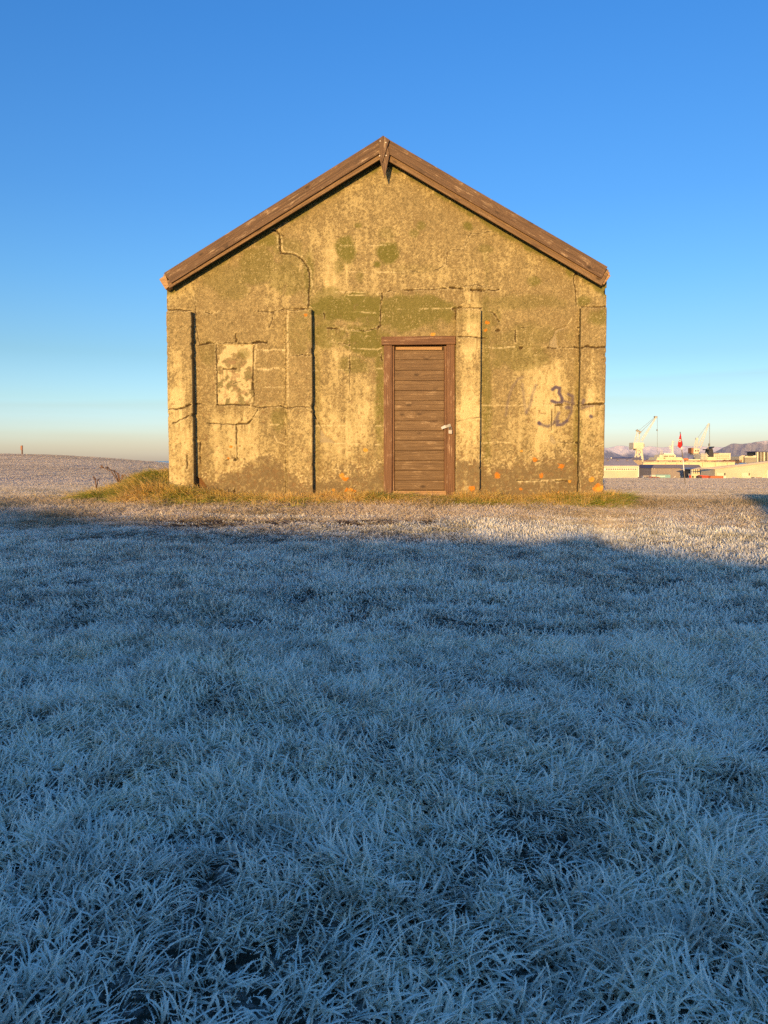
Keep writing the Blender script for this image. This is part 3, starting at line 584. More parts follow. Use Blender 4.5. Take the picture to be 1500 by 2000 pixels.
def grass_mat(name, green, straw, frost, fmin, fmax, strawbias=.5, bigscale=1.3, thin=.4):
    m, n, l, p = new_mat(name); ge = n.new('ShaderNodeNewGeometry'); co = ge.outputs['Position']
    af = n.new('ShaderNodeAttribute'); af.attribute_name = 'fr'; ar = n.new('ShaderNodeAttribute'); ar.attribute_name = 'rn'
    big = noise(n, l, co, bigscale, 4, .6); med = noise(n, l, co, 6, 3)
    sel = rng(n, l, math_(n, l, 'ADD', ar.outputs['Fac'], math_(n, l, 'MULTIPLY', big, 1.6)), strawbias+.5, strawbias+.95)
    c = mixc(n, l, sel, green, straw)
    fs = math_(n, l, 'MULTIPLY', af.outputs['Fac'], rng(n, l, big, .35, .62, fmin, fmax)); fs = math_(n, l, 'MULTIPLY', fs, rng(n, l, med, .32, .62, .6, 1.15))
    sy = n.new('ShaderNodeSeparateXYZ'); l.new(co, sy.inputs[0]); u1 = rng(n, l, sy.outputs[1], 9.4, 8.7, 0, 1); u2 = rng(n, l, sy.outputs[1], 10.0, 12, 0, 1)
    fs = math_(n, l, 'MULTIPLY', fs, rng(n, l, math_(n, l, 'ADD', u1, u2), 0, 1, .45, 1))
    c = mixc(n, l, fs, c, frost)
    d = n.new('ShaderNodeBsdfDiffuse'); l.new(c, d.inputs[0]); t = n.new('ShaderNodeBsdfTranslucent'); l.new(c, t.inputs[0])
    mx = n.new('ShaderNodeMixShader'); mx.inputs[0].default_value = thin; l.new(d.outputs[0], mx.inputs[1]); l.new(t.outputs[0], mx.inputs[2])
    n.remove(p); l.new(mx.outputs[0], n['Material Output'].inputs[0]); return m
def tuft_coll(name, specs, mat):
    c = bpy.data.collections.new(name)
    for i, s in enumerate(specs):
        V, F, FR, RN = tuft(**s, seed=100+i)
        me = bpy.data.meshes.new(name); me.from_pydata([tuple(map(float, v)) for v in V], [], F); me.materials.append(mat)
        for nm, arr in (('fr', FR), ('rn', RN)):
            a = me.attributes.new(nm, 'FLOAT', 'POINT'); a.data.foreach_set('value', np.array(arr, np.float32))
        o = bpy.data.objects.new('%s_%02d' % (name, i), me); c.objects.link(o)
    return c
def scatter(name, coll, n_kind, X, Y, Z, yaw, tilt, scale, zs=None):
    N = len(X); me = bpy.data.meshes.new(name); me.vertices.add(N); me.vertices.foreach_set('co', np.stack([X, Y, Z], 1).astype(np.float32).ravel())
    a = me.attributes.new('rot', 'FLOAT_VECTOR', 'POINT'); a.data.foreach_set('vector', np.stack([tilt*np.random.randn(N), tilt*np.random.randn(N), yaw], 1).astype(np.float32).ravel())
    a = me.attributes.new('scl', 'FLOAT_VECTOR', 'POINT'); zs = scale if zs is None else zs; a.data.foreach_set('vector', np.stack([scale, scale, zs], 1).astype(np.float32).ravel())
    a = me.attributes.new('idx', 'INT', 'POINT'); a.data.foreach_set('value', np.random.randint(0, n_kind, N).astype(np.int32))
    me.update(); o = bpy.data.objects.new(name, me); COL.objects.link(o)
    ng = bpy.data.node_groups.new(name, 'GeometryNodeTree'); ng.interface.new_socket('Geometry', in_out='INPUT', socket_type='NodeSocketGeometry'); ng.interface.new_socket('Geometry', in_out='OUTPUT', socket_type='NodeSocketGeometry')
    nn, ll = ng.nodes, ng.links; gi = nn.new('NodeGroupInput'); go = nn.new('NodeGroupOutput'); ip = nn.new('GeometryNodeInstanceOnPoints'); ci = nn.new('GeometryNodeCollectionInfo')
    ci.inputs['Collection'].default_value = coll; ci.inputs['Separate Children'].default_value = True; ci.inputs['Reset Children'].default_value = True
    def na(nm, ty): x = nn.new('GeometryNodeInputNamedAttribute'); x.data_type = ty; x.inputs[0].default_value = nm; return [s for s in x.outputs if s.enabled and s.name == 'Attribute'][0]
    mp = nn.new('GeometryNodeMeshToPoints'); ll.new(gi.outputs[0], mp.inputs[0]); ll.new(mp.outputs[0], ip.inputs['Points']); ll.new(ci.outputs[0], ip.inputs['Instance']); ip.inputs['Pick Instance'].default_value = True
    ll.new(na('idx', 'INT'), ip.inputs['Instance Index']); er = nn.new('FunctionNodeEulerToRotation'); ll.new(na('rot', 'FLOAT_VECTOR'), er.inputs[0]); ll.new(er.outputs[0], ip.inputs['Rotation']); ll.new(na('scl', 'FLOAT_VECTOR'), ip.inputs['Scale'])
    ll.new(ip.outputs[0], go.inputs[0]); md = o.modifiers.new('scatter', 'NODES'); md.node_group = ng
    return o
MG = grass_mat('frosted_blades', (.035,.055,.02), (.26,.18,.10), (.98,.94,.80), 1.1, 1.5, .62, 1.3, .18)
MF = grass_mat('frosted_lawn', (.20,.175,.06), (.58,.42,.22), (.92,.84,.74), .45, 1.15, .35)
MX = grass_mat('far_frosted_turf', (.42,.34,.24), (.62,.50,.38), (.90,.79,.65), .5, 1.05, .4, .12)
ML = grass_mat('long_wall_grass', (.26,.32,.04), (.90,.62,.20), (.95,.8,.55), .0, .4, .5)
def zone(n, y0, y1, mx=.6, pad=.5):
    y = np.sqrt(np.random.rand(n)*(y1*y1-y0*y0)+y0*y0); x = (np.random.rand(n)*2-1)*(y*mx+pad); return x, y
def hutmask(x, y):
    lx = (x-HO.x)*EX.x + (y-HO.y)*EX.y; ly = (x-HO.x)*EY.x + (y-HO.y)*EY.y
    return (lx > xl-.0) & (lx < xr+.0) & (ly > -.03) & (ly < DEEP)
def lie(x, y, s=3, k=1.0):  # combed direction field
    return (fbm(x*k, y*k, 2, s)-.5)*14
def bare(x, y): return ((np.abs(y-7.68+.07*np.sin(2.3*x)) < .30) & (x > -2.4) & (x < .55)) | ((np.abs(y-8.15) < .22) & (x > -3.75) & (x < -2.75))
def frontlow(x, y): return np.where((y > 6.3) & (y < 8.0) & (x > -4.0) & (x < .8), .5, 1.0)
near = tuft_coll('near_tuft', [dict(nb=15, rad=.055, ln=(.03,.09), wd=.0058, segs=9, e0=(8,60), curl=(0,50), hspread=.9, spikes=True, tws=.3),
    dict(nb=17, rad=.05, ln=(.04,.115), wd=.0064, segs=8, e0=(22,72), curl=(10,60), hspread=.9, spikes=True, tws=.3), dict(nb=17, rad=.06, ln=(.05,.13), wd=.0050, segs=9, e0=(2,45), curl=(-10,90), hspread=1.0, spikes=True, tws=.3),
    dict(nb=13, rad=.045, ln=(.03,.08), wd=.0064, segs=8, e0=(25,80), curl=(10,80), hspread=2.0, spikes=True, tws=.3), dict(nb=17, rad=.06, ln=(.05,.15), wd=.0045, segs=10, e0=(5,55), curl=(10,80), hspread=.9, spikes=True, tws=.3)], MG)
mid = tuft_coll('mid_tuft', [dict(nb=40, rad=.085, ln=(.025,.08), wd=.0064, segs=4, e0=(10,70), curl=(0,60), hspread=.9, tws=.3), dict(nb=34, rad=.08, ln=(.03,.085), wd=.0056, segs=4, e0=(25,80), curl=(0,70), hspread=1.1, tws=.3),
    dict(nb=34, rad=.09, ln=(.035,.1), wd=.0052, segs=4, e0=(5,45), curl=(-10,80), hspread=1.1, tws=.3), dict(nb=30, rad=.07, ln=(.03,.08), wd=.0068, segs=4, e0=(40,88), curl=(0,60), hspread=2.2, tws=.4)], MG)
X, Y = zone(19000, .6, 3.6, .66, 1.3); T = fbm(X*2.6, Y*2.6, 2, 31); K = np.random.rand(len(X)) < .8+.5*T; X, Y, T = X[K], Y[K], T[K]
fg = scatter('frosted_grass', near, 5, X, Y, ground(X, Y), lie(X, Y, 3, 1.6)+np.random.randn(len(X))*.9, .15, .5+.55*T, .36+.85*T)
tag(fg, 'hoar frosted grass blades matted over the shaded foreground', 'grass', kind='stuff')
X, Y = zone(33000, 3.3, 8.6, .66, 1.3); T = fbm(X*2.1, Y*2.1, 2, 31); K = np.random.rand(len(X)) < .5+1.0*T
K &= np.random.rand(len(X)) < sstep(8.6, 7.3, Y)
K &= ~(bare(X, Y) & (np.random.rand(len(X)) < .85)); X, Y, T = X[K], Y[K], T[K]
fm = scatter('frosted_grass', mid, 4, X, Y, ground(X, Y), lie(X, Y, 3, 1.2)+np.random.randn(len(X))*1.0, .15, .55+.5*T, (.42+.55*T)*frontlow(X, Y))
tag(fm, 'frosted grass in the shade between the foreground and the hut', 'grass', kind='stuff')
lawn = tuft_coll('lawn_tuft', [dict(nb=60, rad=.16, ln=(.03,.075), wd=.0058, segs=3, e0=(15,85), curl=(0,80), hspread=2), dict(nb=60, rad=.16, ln=(.03,.08), wd=.0055, segs=3, e0=(5,60), curl=(0,80), hspread=1.)], MF)
X, Y = zone(19000, 7.0, 22, .62, .6); xx_, yy_ = zone(17000, 7.0, 12, .62, .6); X = np.concatenate([X, xx_]); Y = np.concatenate([Y, yy_]); T = fbm(X*1.5, Y*1.5, 2, 33); K = ~hutmask(X, Y) & (np.random.rand(len(X)) < sstep(6.9, 8.2, Y)) & ~(bare(X, Y) & (np.random.rand(len(X)) < .85)); X, Y, T = X[K], Y[K], T[K]
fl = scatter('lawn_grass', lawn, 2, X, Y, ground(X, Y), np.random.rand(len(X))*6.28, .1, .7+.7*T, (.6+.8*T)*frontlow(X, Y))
tag(fl, 'sunlit straw coloured frosted grass around the hut', 'grass', kind='stuff')
far = tuft_coll('far_tuft', [dict(nb=150, rad=.6, ln=(.03,.075), wd=.018, segs=2, e0=(20,88), curl=(0,60), hspread=2.5), dict(nb=150, rad=.6, ln=(.03,.07), wd=.02, segs=2, e0=(10,80), curl=(0,60), hspread=2.5)], MX)
X, Y = zone(22000, 18, 100, .62, 1.); K = (Y < 62) | (X < 0); X, Y = X[K], Y[K]
ff = scatter('lawn_grass', far, 2, X, Y, ground(X, Y), np.random.rand(len(X))*6.28, .02, np.full(len(X), 1.)+Y*.012, np.full(len(X), .8)+Y*.004)
tag(ff, 'short frosted turf of the open course beyond the hut', 'grass', kind='stuff')
# long unfrosted grass along the foot of the wall and on the left mound
lng = tuft_coll('long_tuft', [dict(nb=30, rad=.09, ln=(.09,.22), wd=.0062, segs=6, e0=(20,75), curl=(30,120), hspread=.8, blunt=.3), dict(nb=30, rad=.1, ln=(.1,.28), wd=.0056, segs=6, e0=(0,45), curl=(0,60), hspread=.6, blunt=.3),
    dict(nb=30, rad=.08, ln=(.06,.15), wd=.0060, segs=5, e0=(35,88), curl=(0,90), hspread=2, blunt=.3)], ML)
N = 3600; u = np.random.uniform(xl-.5, xr+.10, N); v = -.10-np.abs(np.random.randn(N))*.28
N2 = 2600; u2 = xl-.05-np.abs(np.random.randn(N2))*.48; v2 = np.random.uniform(-.25, 1.3, N2); k = (v2 > -.3); u = np.concatenate([u, u2[k]]); v = np.concatenate([v, v2[k]])
N3 = 200; u = np.concatenate([u, xr+.02+np.abs(np.random.randn(N3))*.10]); v = np.concatenate([v, np.random.uniform(-.3, .4, N3)])
X = HO.x + u*EX.x + v*EY.x; Y = HO.y + u*EX.y + v*EY.y; T = fbm(X*2.3, Y*2.3, 2, 35)
ins = ~hutmask(X, Y); X, Y, T, u, v_ = X[ins], Y[ins], T[ins], u[ins], v[ins]
dk = (u > dx0-.1) & (u < dx1+.1)
yaw = np.where(u < xl, math.pi*1.15, -math.pi/2) + (fbm(X*1.8, Y*1.8, 2, 8)-.5)*5 + np.random.randn(len(X))*.5
fw_ = scatter('long_grass', lng, 3, X, Y, ground(X, Y)-.01, yaw, .15, (.65+.7*T), (.6+.95*T)*np.where((v_ > -.17) & (u > xl), .55, 1)*np.where(dk, .6, 1))
tag(fw_, 'long green and orange grass along the foot of the hut', 'grass', kind='stuff')

# dry weed stems on the mound, left of the hut
wdm = plain('dry_stem', (.16,.09,.055), .9, .3, 8)
def weed(px, py, Y, stems, label):
    P = at(px, py, Y); r = empty('dry_weed', P); tag(r, label, 'weed', 'dry weeds left of the hut')
    for (qx, qy, h) in stems:
        Q = at(qx, qy, Y+random.uniform(-.1, .1)); b = MB(P); m1 = (P+Q)/2 + Vector((0, 0, .03)); b.tube(P+Vector((0,0,-.1)), m1, .007, 5); b.tube(m1, Q, .005, 5)
        for k in range(5):
            e = Q + Vector((random.uniform(-.03,.03), random.uniform(-.03,.03), random.uniform(-.02,.03))); b.tube(Q-(Q-m1)*.05*k, e, .004, 4, .008 if h else .003)
        b.build('stem', wdm, r)
weed(236, 936, 10.6, [(199,913,1),(210,914,1),(228,924,0),(222,920,0),(241,930,1)], 'dry brown weed with thin leaning stems on the mound left of hut')
weed(188, 945, 10.8, [(184,933,1),(193,937,0)], 'small reddish dry weed at the left end of the mound')

# ------------------------------------------------------------------ flag on the course
P = at(1339, 948, 30); gz = float(ground(P.x, 30)); fl = empty('golf_flag', (P.x, 30, gz)); tag(fl, 'red flag with white ring hanging from a leaning golf pin', 'flag')
O = fl.location
def poleseg(a, b, mt, nm='pole'): m = MB(O); m.pxtube(a, b, 30, .017); m.build(nm, mt, fl)
mdk = plain('dark_pole', (.10,.08,.06), .5, .2, 10); mwh = plain('white_pole', (.8,.78,.72), .5, .1, 10); mrd = plain('red_flag_cloth', (.62,.02,.02), .8, .2, 6)
poleseg((1339,952),(1336,920), mdk); poleseg((1336,920),(1333.8,896), mwh); poleseg((1333.8,896),(1331.5,878), mdk); poleseg((1331.5,878),(1330.3,868), mwh); poleseg((1330.3,868),(1328.5,843.5), mdk)
# hanging cloth, folded in depth
fv = []; ff_ = []; rows = [(847,1328.6,1329.4),(853,1327,1330.2),(859,1325.6,1331),(864,1324.4,1332.6),(869,1323.6,1333),(871.5,1323.2,1331.5),(875,1326.8,1328.6)]
for (y, a, b) in rows:
    for i in range(7):
        t = i/6; p = at(a+(b-a)*t, y, 30-.06+.05*math.sin(t*7)); fv.append(tuple(p-O))
for r in range(len(rows)-1):
    for i in range(6): k = r*7+i; ff_.append((k, k+1, k+8, k+7))
c_ = mesh_obj('flag_cloth', fv, ff_, mrd, fl, True); sm = c_.modifiers.new('thick', 'SOLIDIFY'); sm.thickness = .008
b = MB(O); ctr = at(1328, 860.5, 29.86); rg = .047
for i in range(14):
    a0, a1 = 2*math.pi*i/14, 2*math.pi*(i+1)/14; b.prism([ctr+Vector((rg*math.cos(a)*q, 0, rg*math.sin(a)*q*1.15)) for a, q in ((a0,1),(a1,1),(a1,.6),(a0,.6))], (0, .006, 0))
b.build('ring_emblem', mwh, c_)
b = MB(O); b.prism([ctr+Vector(v) for v in ((-.02,-.002,.012),(.022,-.002,.018),(.012,-.002,-.004),(-.004,-.002,-.024))], (0, .006, 0)); b.build('emblem_mark', mdk, c_)
# post with a box on the far left rise
P = at(43, 890, 88); sp = empty('signpost', (P.x, 88, P.z)); tag(sp, 'small wooden post with a box sign on the far left rise', 'signpost'); O = sp.location
mb = plain('post_wood', (.16,.08,.045), .8, .2, 4)
b = MB(O); b.pxbox(41.8, 870, 43.8, 891, 88, .12); b.build('post', mb, sp)
b = MB(O); b.pxbox(40, 870.5, 43.5, 879, 87.8, .14); b.build('sign_box', plain('box_red_brown', (.3,.13,.07), .7, .2, 4), sp)
P = at(36, 888.5, 88); b = MB(P)
for i in range(5): b.tube(P+Vector((i*.07-.14, 0, -.15)), P+Vector((i*.07-.14+.05, .1, .05+.05*(i % 2))), .07, 7, .02)
st_ = b.build('stone', plain('far_stone', (.12,.12,.13), .8), None); st_.location = P; tag(st_, 'small dark stone beside the post on the far rise', 'stone')

# ------------------------------------------------------------------ harbour
C = {k: plain(k, tuple(q*(.92 if min(v) > .25 else .95) for q in v), .7, .12, .15) for k, v in dict(cream_wall=(.62,.53,.36), pale_cream=(.74,.66,.46), dock_cream=(.72,.62,.38), tan_wall=(.36,.28,.19), grey_brown=(.30,.25,.22), navy_roof=(.10,.10,.17), pink_roof=(.50,.42,.38),
     grey_roof=(.46,.40,.34), white_paint=(.8,.76,.62), dark_glass=(.05,.05,.045), rust=(.30,.13,.06), red_paint=(.58,.07,.03), orange_paint=(.65,.16,.05), teal_paint=(.22,.42,.38), black_paint=(.035,.033,.04),
     crane_white=(.68,.63,.48), crane_shade=(.36,.33,.26), blue_sign=(.10,.16,.38), dark_car=(.06,.04,.035), grey_concrete=(.30,.27,.2), brown_scrub=(.13,.09,.07), cable=(.22,.22,.2), white_van=(.8,.76,.66)).items()}
def thing(name, px, py, Y, label, cat, group=None): P = at(px, py, Y); e = empty(name, P); tag(e, label, cat, group); return e
def part(e, name, mat, *boxes, poly=None):
    for bx_ in boxes[1:]: part(e, name, mat, bx_)
    m = MB(e.location)
    for (x0, y0, x1, y1, Y, D) in boxes[:1]: m.pxbox(x0, y0, x1, y1, Y, D)
    if poly:
        for pts, Y, D in poly: m.pxslab(pts, Y, D)
    return m.build(name, mat, e)
# long shed at the left with a row of windows
e = thing('warehouse', 1215, 938, 290, 'cream shed with pink sloping roof and strip of small windows, beside hut', 'warehouse')
part(e, 'wall', C['cream_wall'], (1150,911.5,1247,941,290,22)); part(e, 'gutter', C['pale_cream'], (1150,910.6,1248,912,289.6,.3))
rf = MB(e.location); A = [at(1150,911,289.7), at(1248,911,289.7)]; B = [at(1150,898.5,298), at(1233.5,898.5,298)]; rf.prism([A[0],A[1],B[1],B[0]], (0,0,.3)); r_ = rf.build('roof', C['pink_roof'], e)
for x in (1187,1206,1225): 
    m = MB(e.location); q = [at(x-2.2,900.6,296.8),at(x+1.4,900.6,296.8),at(x+2.6,902.4,295.6),at(x-1,902.4,295.6)]; m.prism([v+Vector((0,0,.45)) for v in q], (0,0,.2)); m.build('skylight', C['grey_brown'], r_)
part(e, 'window_band', C['white_paint'], (1150,913.6,1243.5,919,289.8,.2))
for i in range(14): part(e, 'window', C['dark_glass'], (1184+i*4.3,915.2,1186.6+i*4.3,917.3,289.6,.2))
part(e, 'downpipe', C['pale_cream'], (1207.2,912,1207.8,939,289.7,.2)); part(e, 'corner_post', C['white_paint'], (1246,912,1248,940,289.6,.4))
# tall shed with dark roof behind
e = thing('warehouse', 1245, 938, 330, 'tan warehouse with dark blue roof and blue sign behind the cream shed', 'warehouse')
part(e, 'wall', C['tan_wall'], poly=[([(1228,941),(1228,899),(1254.5,899),(1254.5,941)], 330, 30)])
part(e, 'roof', C['navy_roof'], poly=[([(1150,898.5),(1150,895.4),(1232,895.4),(1236,893.4),(1249,893),(1255.5,898.5)], 329.5, 31)])
part(e, 'sign', C['blue_sign'], (1245.5,908.3,1251,915.4,329,.3)); part(e, 'sign_panel', C['white_paint'], (1246.5,912.4,1249.4,914,328.8,.2)); part(e, 'vent', C['white_paint'], (1193,893.6,1195,895.4,330,1),(1240,892.6,1242,893.6,330,1))
# floating dock with the ship in it
e = thing('floating_dock', 1345, 932, 400, 'long cream floating dock with rusty rails behind the warehouses', 'dock')
part(e, 'dock_wall', C['dock_cream'], poly=[([(1256,935),(1256,904.5),(1262,903.2),(1435,903.2),(1436,911),(1436,935)], 400, 26)])
part(e, 'deck', C['pale_cream'], (1256,901.9,1436,903.2,399,28)); part(e, 'gate_slot', C['grey_brown'], (1260.8,921,1262,927,399.6,.4),(1257,908.8,1261,909.6,399.6,.4),(1268,908.8,1273,909.6,399.6,.4))
rnd = random.Random(5)
m = MB(e.location)
for x in np.arange(1257, 1436, 2.3): m.pxtube((x,902),(x,899.6), 399.3, .12)
m.pxtube((1257,899.6),(1436,899.6), 399.3, .1); m.pxtube((1257,900.8),(1436,900.8), 399.3, .08); m.build('railing', C['rust'], e)
for i in range(26):
    x = 1258+rnd.random()*170; w_ = rnd.uniform(1, 3.4); h_ = rnd.uniform(1, 3); part(e, 'deck_gear', C[rnd.choice(['rust','dock_cream','grey_brown','crane_shade','rust'])], (x,902-h_,x+w_,902,400.5+rnd.random()*5,1.5))
for x in (1300,1322,1346,1372,1397,1420): part(e, 'frame_rib', C['tan_wall'], (x,903.4,x+.5,911,399.7,.2))
# ship
e = thing('ship', 1306, 903, 420, 'cream ship with stepped bridge and tall mast lying in the floating dock', 'ship')
part(e, 'hull', C['pale_cream'], poly=[([(1275,903),(1280,899.5),(1284,898),(1332,898.5),(1345,900),(1400,901),(1402,908),(1278,908)], 420, 16)])
part(e, 'lower_deck', C['dock_cream'], poly=[([(1282,898.4),(1284,893),(1330,893),(1334,895.5),(1334,898.6)], 421, 13)])
wh = part(e, 'wheelhouse', C['pale_cream'], poly=[([(1293,893.2),(1295,887.5),(1316,887),(1320,889),(1320,893.2)], 422, 10)])
part(e, 'top_deck', C['white_paint'], (1297,884.8,1316,887.2,423,8)); part(e, 'side_house', C['pale_cream'], (1288,888.6,1295,893.2,422.5,8))
for x in (1296.4,1298.6,1300.8,1303,1306.8,1309.4,1312,1314.6): part(e, 'bridge_window', C['dark_glass'], (x,889.9,x+1.7,892,421.8,.3))
part(e, 'window', C['dark_glass'], (1296.4,894,1299.6,895.6,420.7,.3))
part(e, 'side_opening', C['grey_brown'], (1296.5,899.2,1306,900.1,419.7,.3),(1315,899.2,1329,900.1,419.7,.3))
m = MB(e.location); m.tube(at(1313.6,886,425), at(1313.6,861,425), .55, 8, .3); m.pxtube((1306,872.6),(1314,873.4),425,.2); m.pxtube((1313,862),(1317,862.6),425,.18); m.pxtube((1307,872),(1310.6,872),425,.35); m.pxtube((1306.6,876.4),(1312,875.6),425,.2); m.build('mast', C['white_paint'], e)
for a, b, r in (((1310,885),(1312,868),.12),((1291,888),(1291,879),.12),((1293.5,888),(1293.2,879.6),.12),((1289,889),(1290,884),.1)):
    m = MB(e.location); m.pxtube(a, b, 424, r); m.build('aerial', C['crane_white'], e)
lb = part(e, 'lifeboat', C['orange_paint'], poly=[([(1335,897.6),(1335.5,895.6),(1338,895),(1344,895.3),(1345,897),(1343,898.6),(1336,898.8)], 419.3, 3)])
fn = part(e, 'funnel', C['black_paint'], poly=[([(1382.4,892.6),(1385.4,877.5),(1391.5,876.2),(1393,880),(1394.2,892.6)], 424, 5)])
part(e, 'funnel_cap', C['black_paint'], poly=[([(1381,877),(1381.4,878.8),(1387,878.4),(1395.6,873.6),(1395,872),(1390.6,874),(1388,876.6)], 423.5, 6)])
part(e, 'funnel_base', C['dock_cream'], (1381,892.6,1400,903,422,9)); part(e, 'engine_house', C['pale_cream'], (1368,887,1382,903,423,8),(1345,897,1368,903,423,8))
m = MB(e.location)
for x in (1369,1371.4,1374,1376.8,1379.4): m.pxtube((x,903),(x+.5,884.5),421,.16)
m.pxtube((1368,889.6),(1384,890),421,.15); m.pxtube((1368,895),(1384,895),421,.15); m.build('stern_rigging', C['crane_white'], e)
m = MB(e.location); m.pxtube((1382.5,878),(1383,871),424,.12); m.build('aerial', C['crane_white'], e)

def lattice(e, name, mat, p, q, w0, w1, Y, n=12, r=.16, dep=2.0):
    """lattice boom from p to q (pixels), widths in pixels"""
    a = Vector((p[0], p[1], 0)); b = Vector((q[0], q[1], 0)); d = (b-a).normalized(); nn = Vector((-d.y, d.x, 0)); m = MB(e.location)
    L = [a + (b-a)*(i/n) + nn*(w0+(w1-w0)*i/n)/2 for i in range(n+1)]; Rr = [a + (b-a)*(i/n) - nn*(w0+(w1-w0)*i/n)/2 for i in range(n+1)]
    for yy in (Y, Y+dep):
        for S in (L, Rr): m.tube(at(S[0].x, S[0].y, yy), at(S[-1].x, S[-1].y, yy), r*1.25, 5)
        for i in range(n): 
            u, v = (L[i], Rr[i+1]) if i % 2 else (Rr[i], L[i+1]); m.tube(at(u.x, u.y, yy), at(v.x, v.y, yy), r*.65, 4)
    for i in range(0, n+1): m.tube(at(L[i].x, L[i].y, Y), at(L[i].x, L[i].y, Y+dep), r*.65, 4); m.tube(at(Rr[i].x, Rr[i].y, Y), at(Rr[i].x, Rr[i].y, Y+dep), r*.65, 4)
    return m.build(name, mat, e)
# crane one
e = thing('harbour_crane', 1246, 905, 440, 'tall white harbour crane, the left one, with boxy cabin', 'crane', 'harbour cranes by the dock'); Y = 440
for a, b in (((1239.5,899),(1243,877)),((1254,903),(1252.5,877)),((1246,899),(1245,877)),((1243,877),(1254.5,890)),((1239,893),(1252.5,879)),((1239.5,899),(1254,886)),((1255.5,905),(1253.5,877))):
    m = MB(e.location); m.pxtube(a, b, Y, .32); m.build('portal_leg', C['crane_white'], e); m = MB(e.location); m.pxtube((a[0]+1.5,a[1]), (b[0]+.8,b[1]), Y+5, .28); m.build('portal_leg', C['crane_white'], e)
part(e, 'slewing_ring', C['crane_white'], poly=[([(1243,879),(1244.5,875.5),(1254,875.5),(1255,877.5),(1253,880)], Y-1, 6)])
part(e, 'machine_house', C['pale_cream'], (1237.5,864.4,1257,876.4,Y-2,8)); part(e, 'cabin', C['crane_shade'], (1257,867,1259,872.6,Y-2,3)); part(e, 'counterweight', C['crane_shade'], (1235.6,865,1237.5,877.6,Y,6))
lattice(e, 'tower', C['crane_white'], (1243.5,864.5), (1247,842), 9, 5, Y, 7, .17, 4)
m = MB(e.location); m.pxtube((1242,840.8),(1252.5,843.8),Y,.4); m.pxtube((1244,839.4),(1248,843),Y,.5); m.pxtube((1248,846.5),(1251.5,844),Y,.5); m.build('sheave_head', C['crane_shade'], e)
lattice(e, 'jib', C['crane_white'], (1253,861), (1281.5,815), 3.4, 1.6, Y, 16, .14, 2)
part(e, 'jib_head', C['crane_shade'], poly=[([(1279,812.6),(1284.5,813),(1284,816.4),(1280,816.4)], Y, 2)])
m = MB(e.location)
for a, b in (((1247,841.5),(1280,814)),((1251,845),(1280.5,815)),((1252,843.5),(1281,815)),((1283.8,815),(1283.8,885))): m.pxtube(a, b, Y, .085)
m.build('cable', C['cable'], e); part(e, 'hook_block', C['cable'], (1283,838.6,1284.7,841.4,Y-.4,.8))
# crane two
e = thing('harbour_crane', 1361, 905, 450, 'white harbour crane, the right one, with broad lattice jib and windowed cab', 'crane', 'harbour cranes by the dock'); Y = 450
for a, b in (((1356,904),(1360,888)),((1364,904),(1362,888)),((1356,904),(1363,890)),((1364,904),(1358,892)),((1353,899),(1358,888))): m = MB(e.location); m.pxtube(a, b, Y, .3); m.build('portal_leg', C['crane_shade'], e); m = MB(e.location); m.pxtube((a[0]+2,a[1]), (b[0]+1,b[1]), Y+5, .26); m.build('portal_leg', C['crane_shade'], e)
part(e, 'machine_house', C['pale_cream'], (1355,875.6,1366.6,885.6,Y-2,7)); part(e, 'counterweight', C['rust'], (1350.4,874.6,1355,885.4,Y-1,5)); part(e, 'slewing_ring', C['crane_shade'], (1354,885.6,1366,888.6,Y-1,5))
for x in (1358,1362.6): part(e, 'cab_window', C['dark_glass'], (x,879,x+2,881.8,Y-2.3,.3))
lattice(e, 'tower', C['crane_white'], (1357.5,875.5), (1361.5,856), 5, 2.6, Y, 6, .17, 3); part(e, 'tower_head', C['white_paint'], (1360.5,855,1363.4,859,Y,2))
lattice(e, 'jib', C['crane_white'], (1365,875), (1384.4,827), 6.5, 1.6, Y, 15, .15, 3)
m = MB(e.location)
for a, b in (((1362,856),(1382,829)),((1385.4,827),(1385.4,868)),((1386.2,827),(1386.2,868))): m.pxtube(a, b, Y, .07)
m.build('cable', C['cable'], e); part(e, 'hook_block', C['cable'], (1384.6,866,1387,872,Y-.4,.8))
# centre shed, dark roof
e = thing('warehouse', 1320, 938, 310, 'long grey brown shed with dark blue roof in front of the dock', 'warehouse')
part(e, 'wall', C['grey_brown'], poly=[([(1272,940),(1272,915),(1276,910.5),(1345,914),(1354,914),(1368,914),(1368,940)], 310, 16)])
part(e, 'roof', C['navy_roof'], poly=[([(1272,914.6),(1277.5,907.8),(1365.6,907.8),(1371,914.4)], 309.4, 17)])
for x in (1284.5,1313.4,1336,1342,1345.4): part(e, 'pale_post', C['pink_roof'] if x < 1330 else C['white_paint'], (x,914.5,x+(.4 if x < 1330 else 1),938,309.2,.3))
for x in (1327.6,1329.4,1331.2,1333,1335.4): part(e, 'slot_window', C['pale_cream'], (x,929,x+.8,932.8,309.4,.3))
part(e, 'lamp', C['white_paint'], (1273.6,915,1274.8,916.2,309.2,.3),(1277.8,915,1279,916.2,309.2,.3)); part(e, 'dark_opening', C['dark_glass'], (1346.4,919,1350,924,309.3,.3))
part(e, 'stair_rail', C['white_paint'], poly=[([(1315.2,934),(1315.2,933.2),(1319,929.4),(1319.8,929.4),(1319.8,930.2)], 309, .3)])
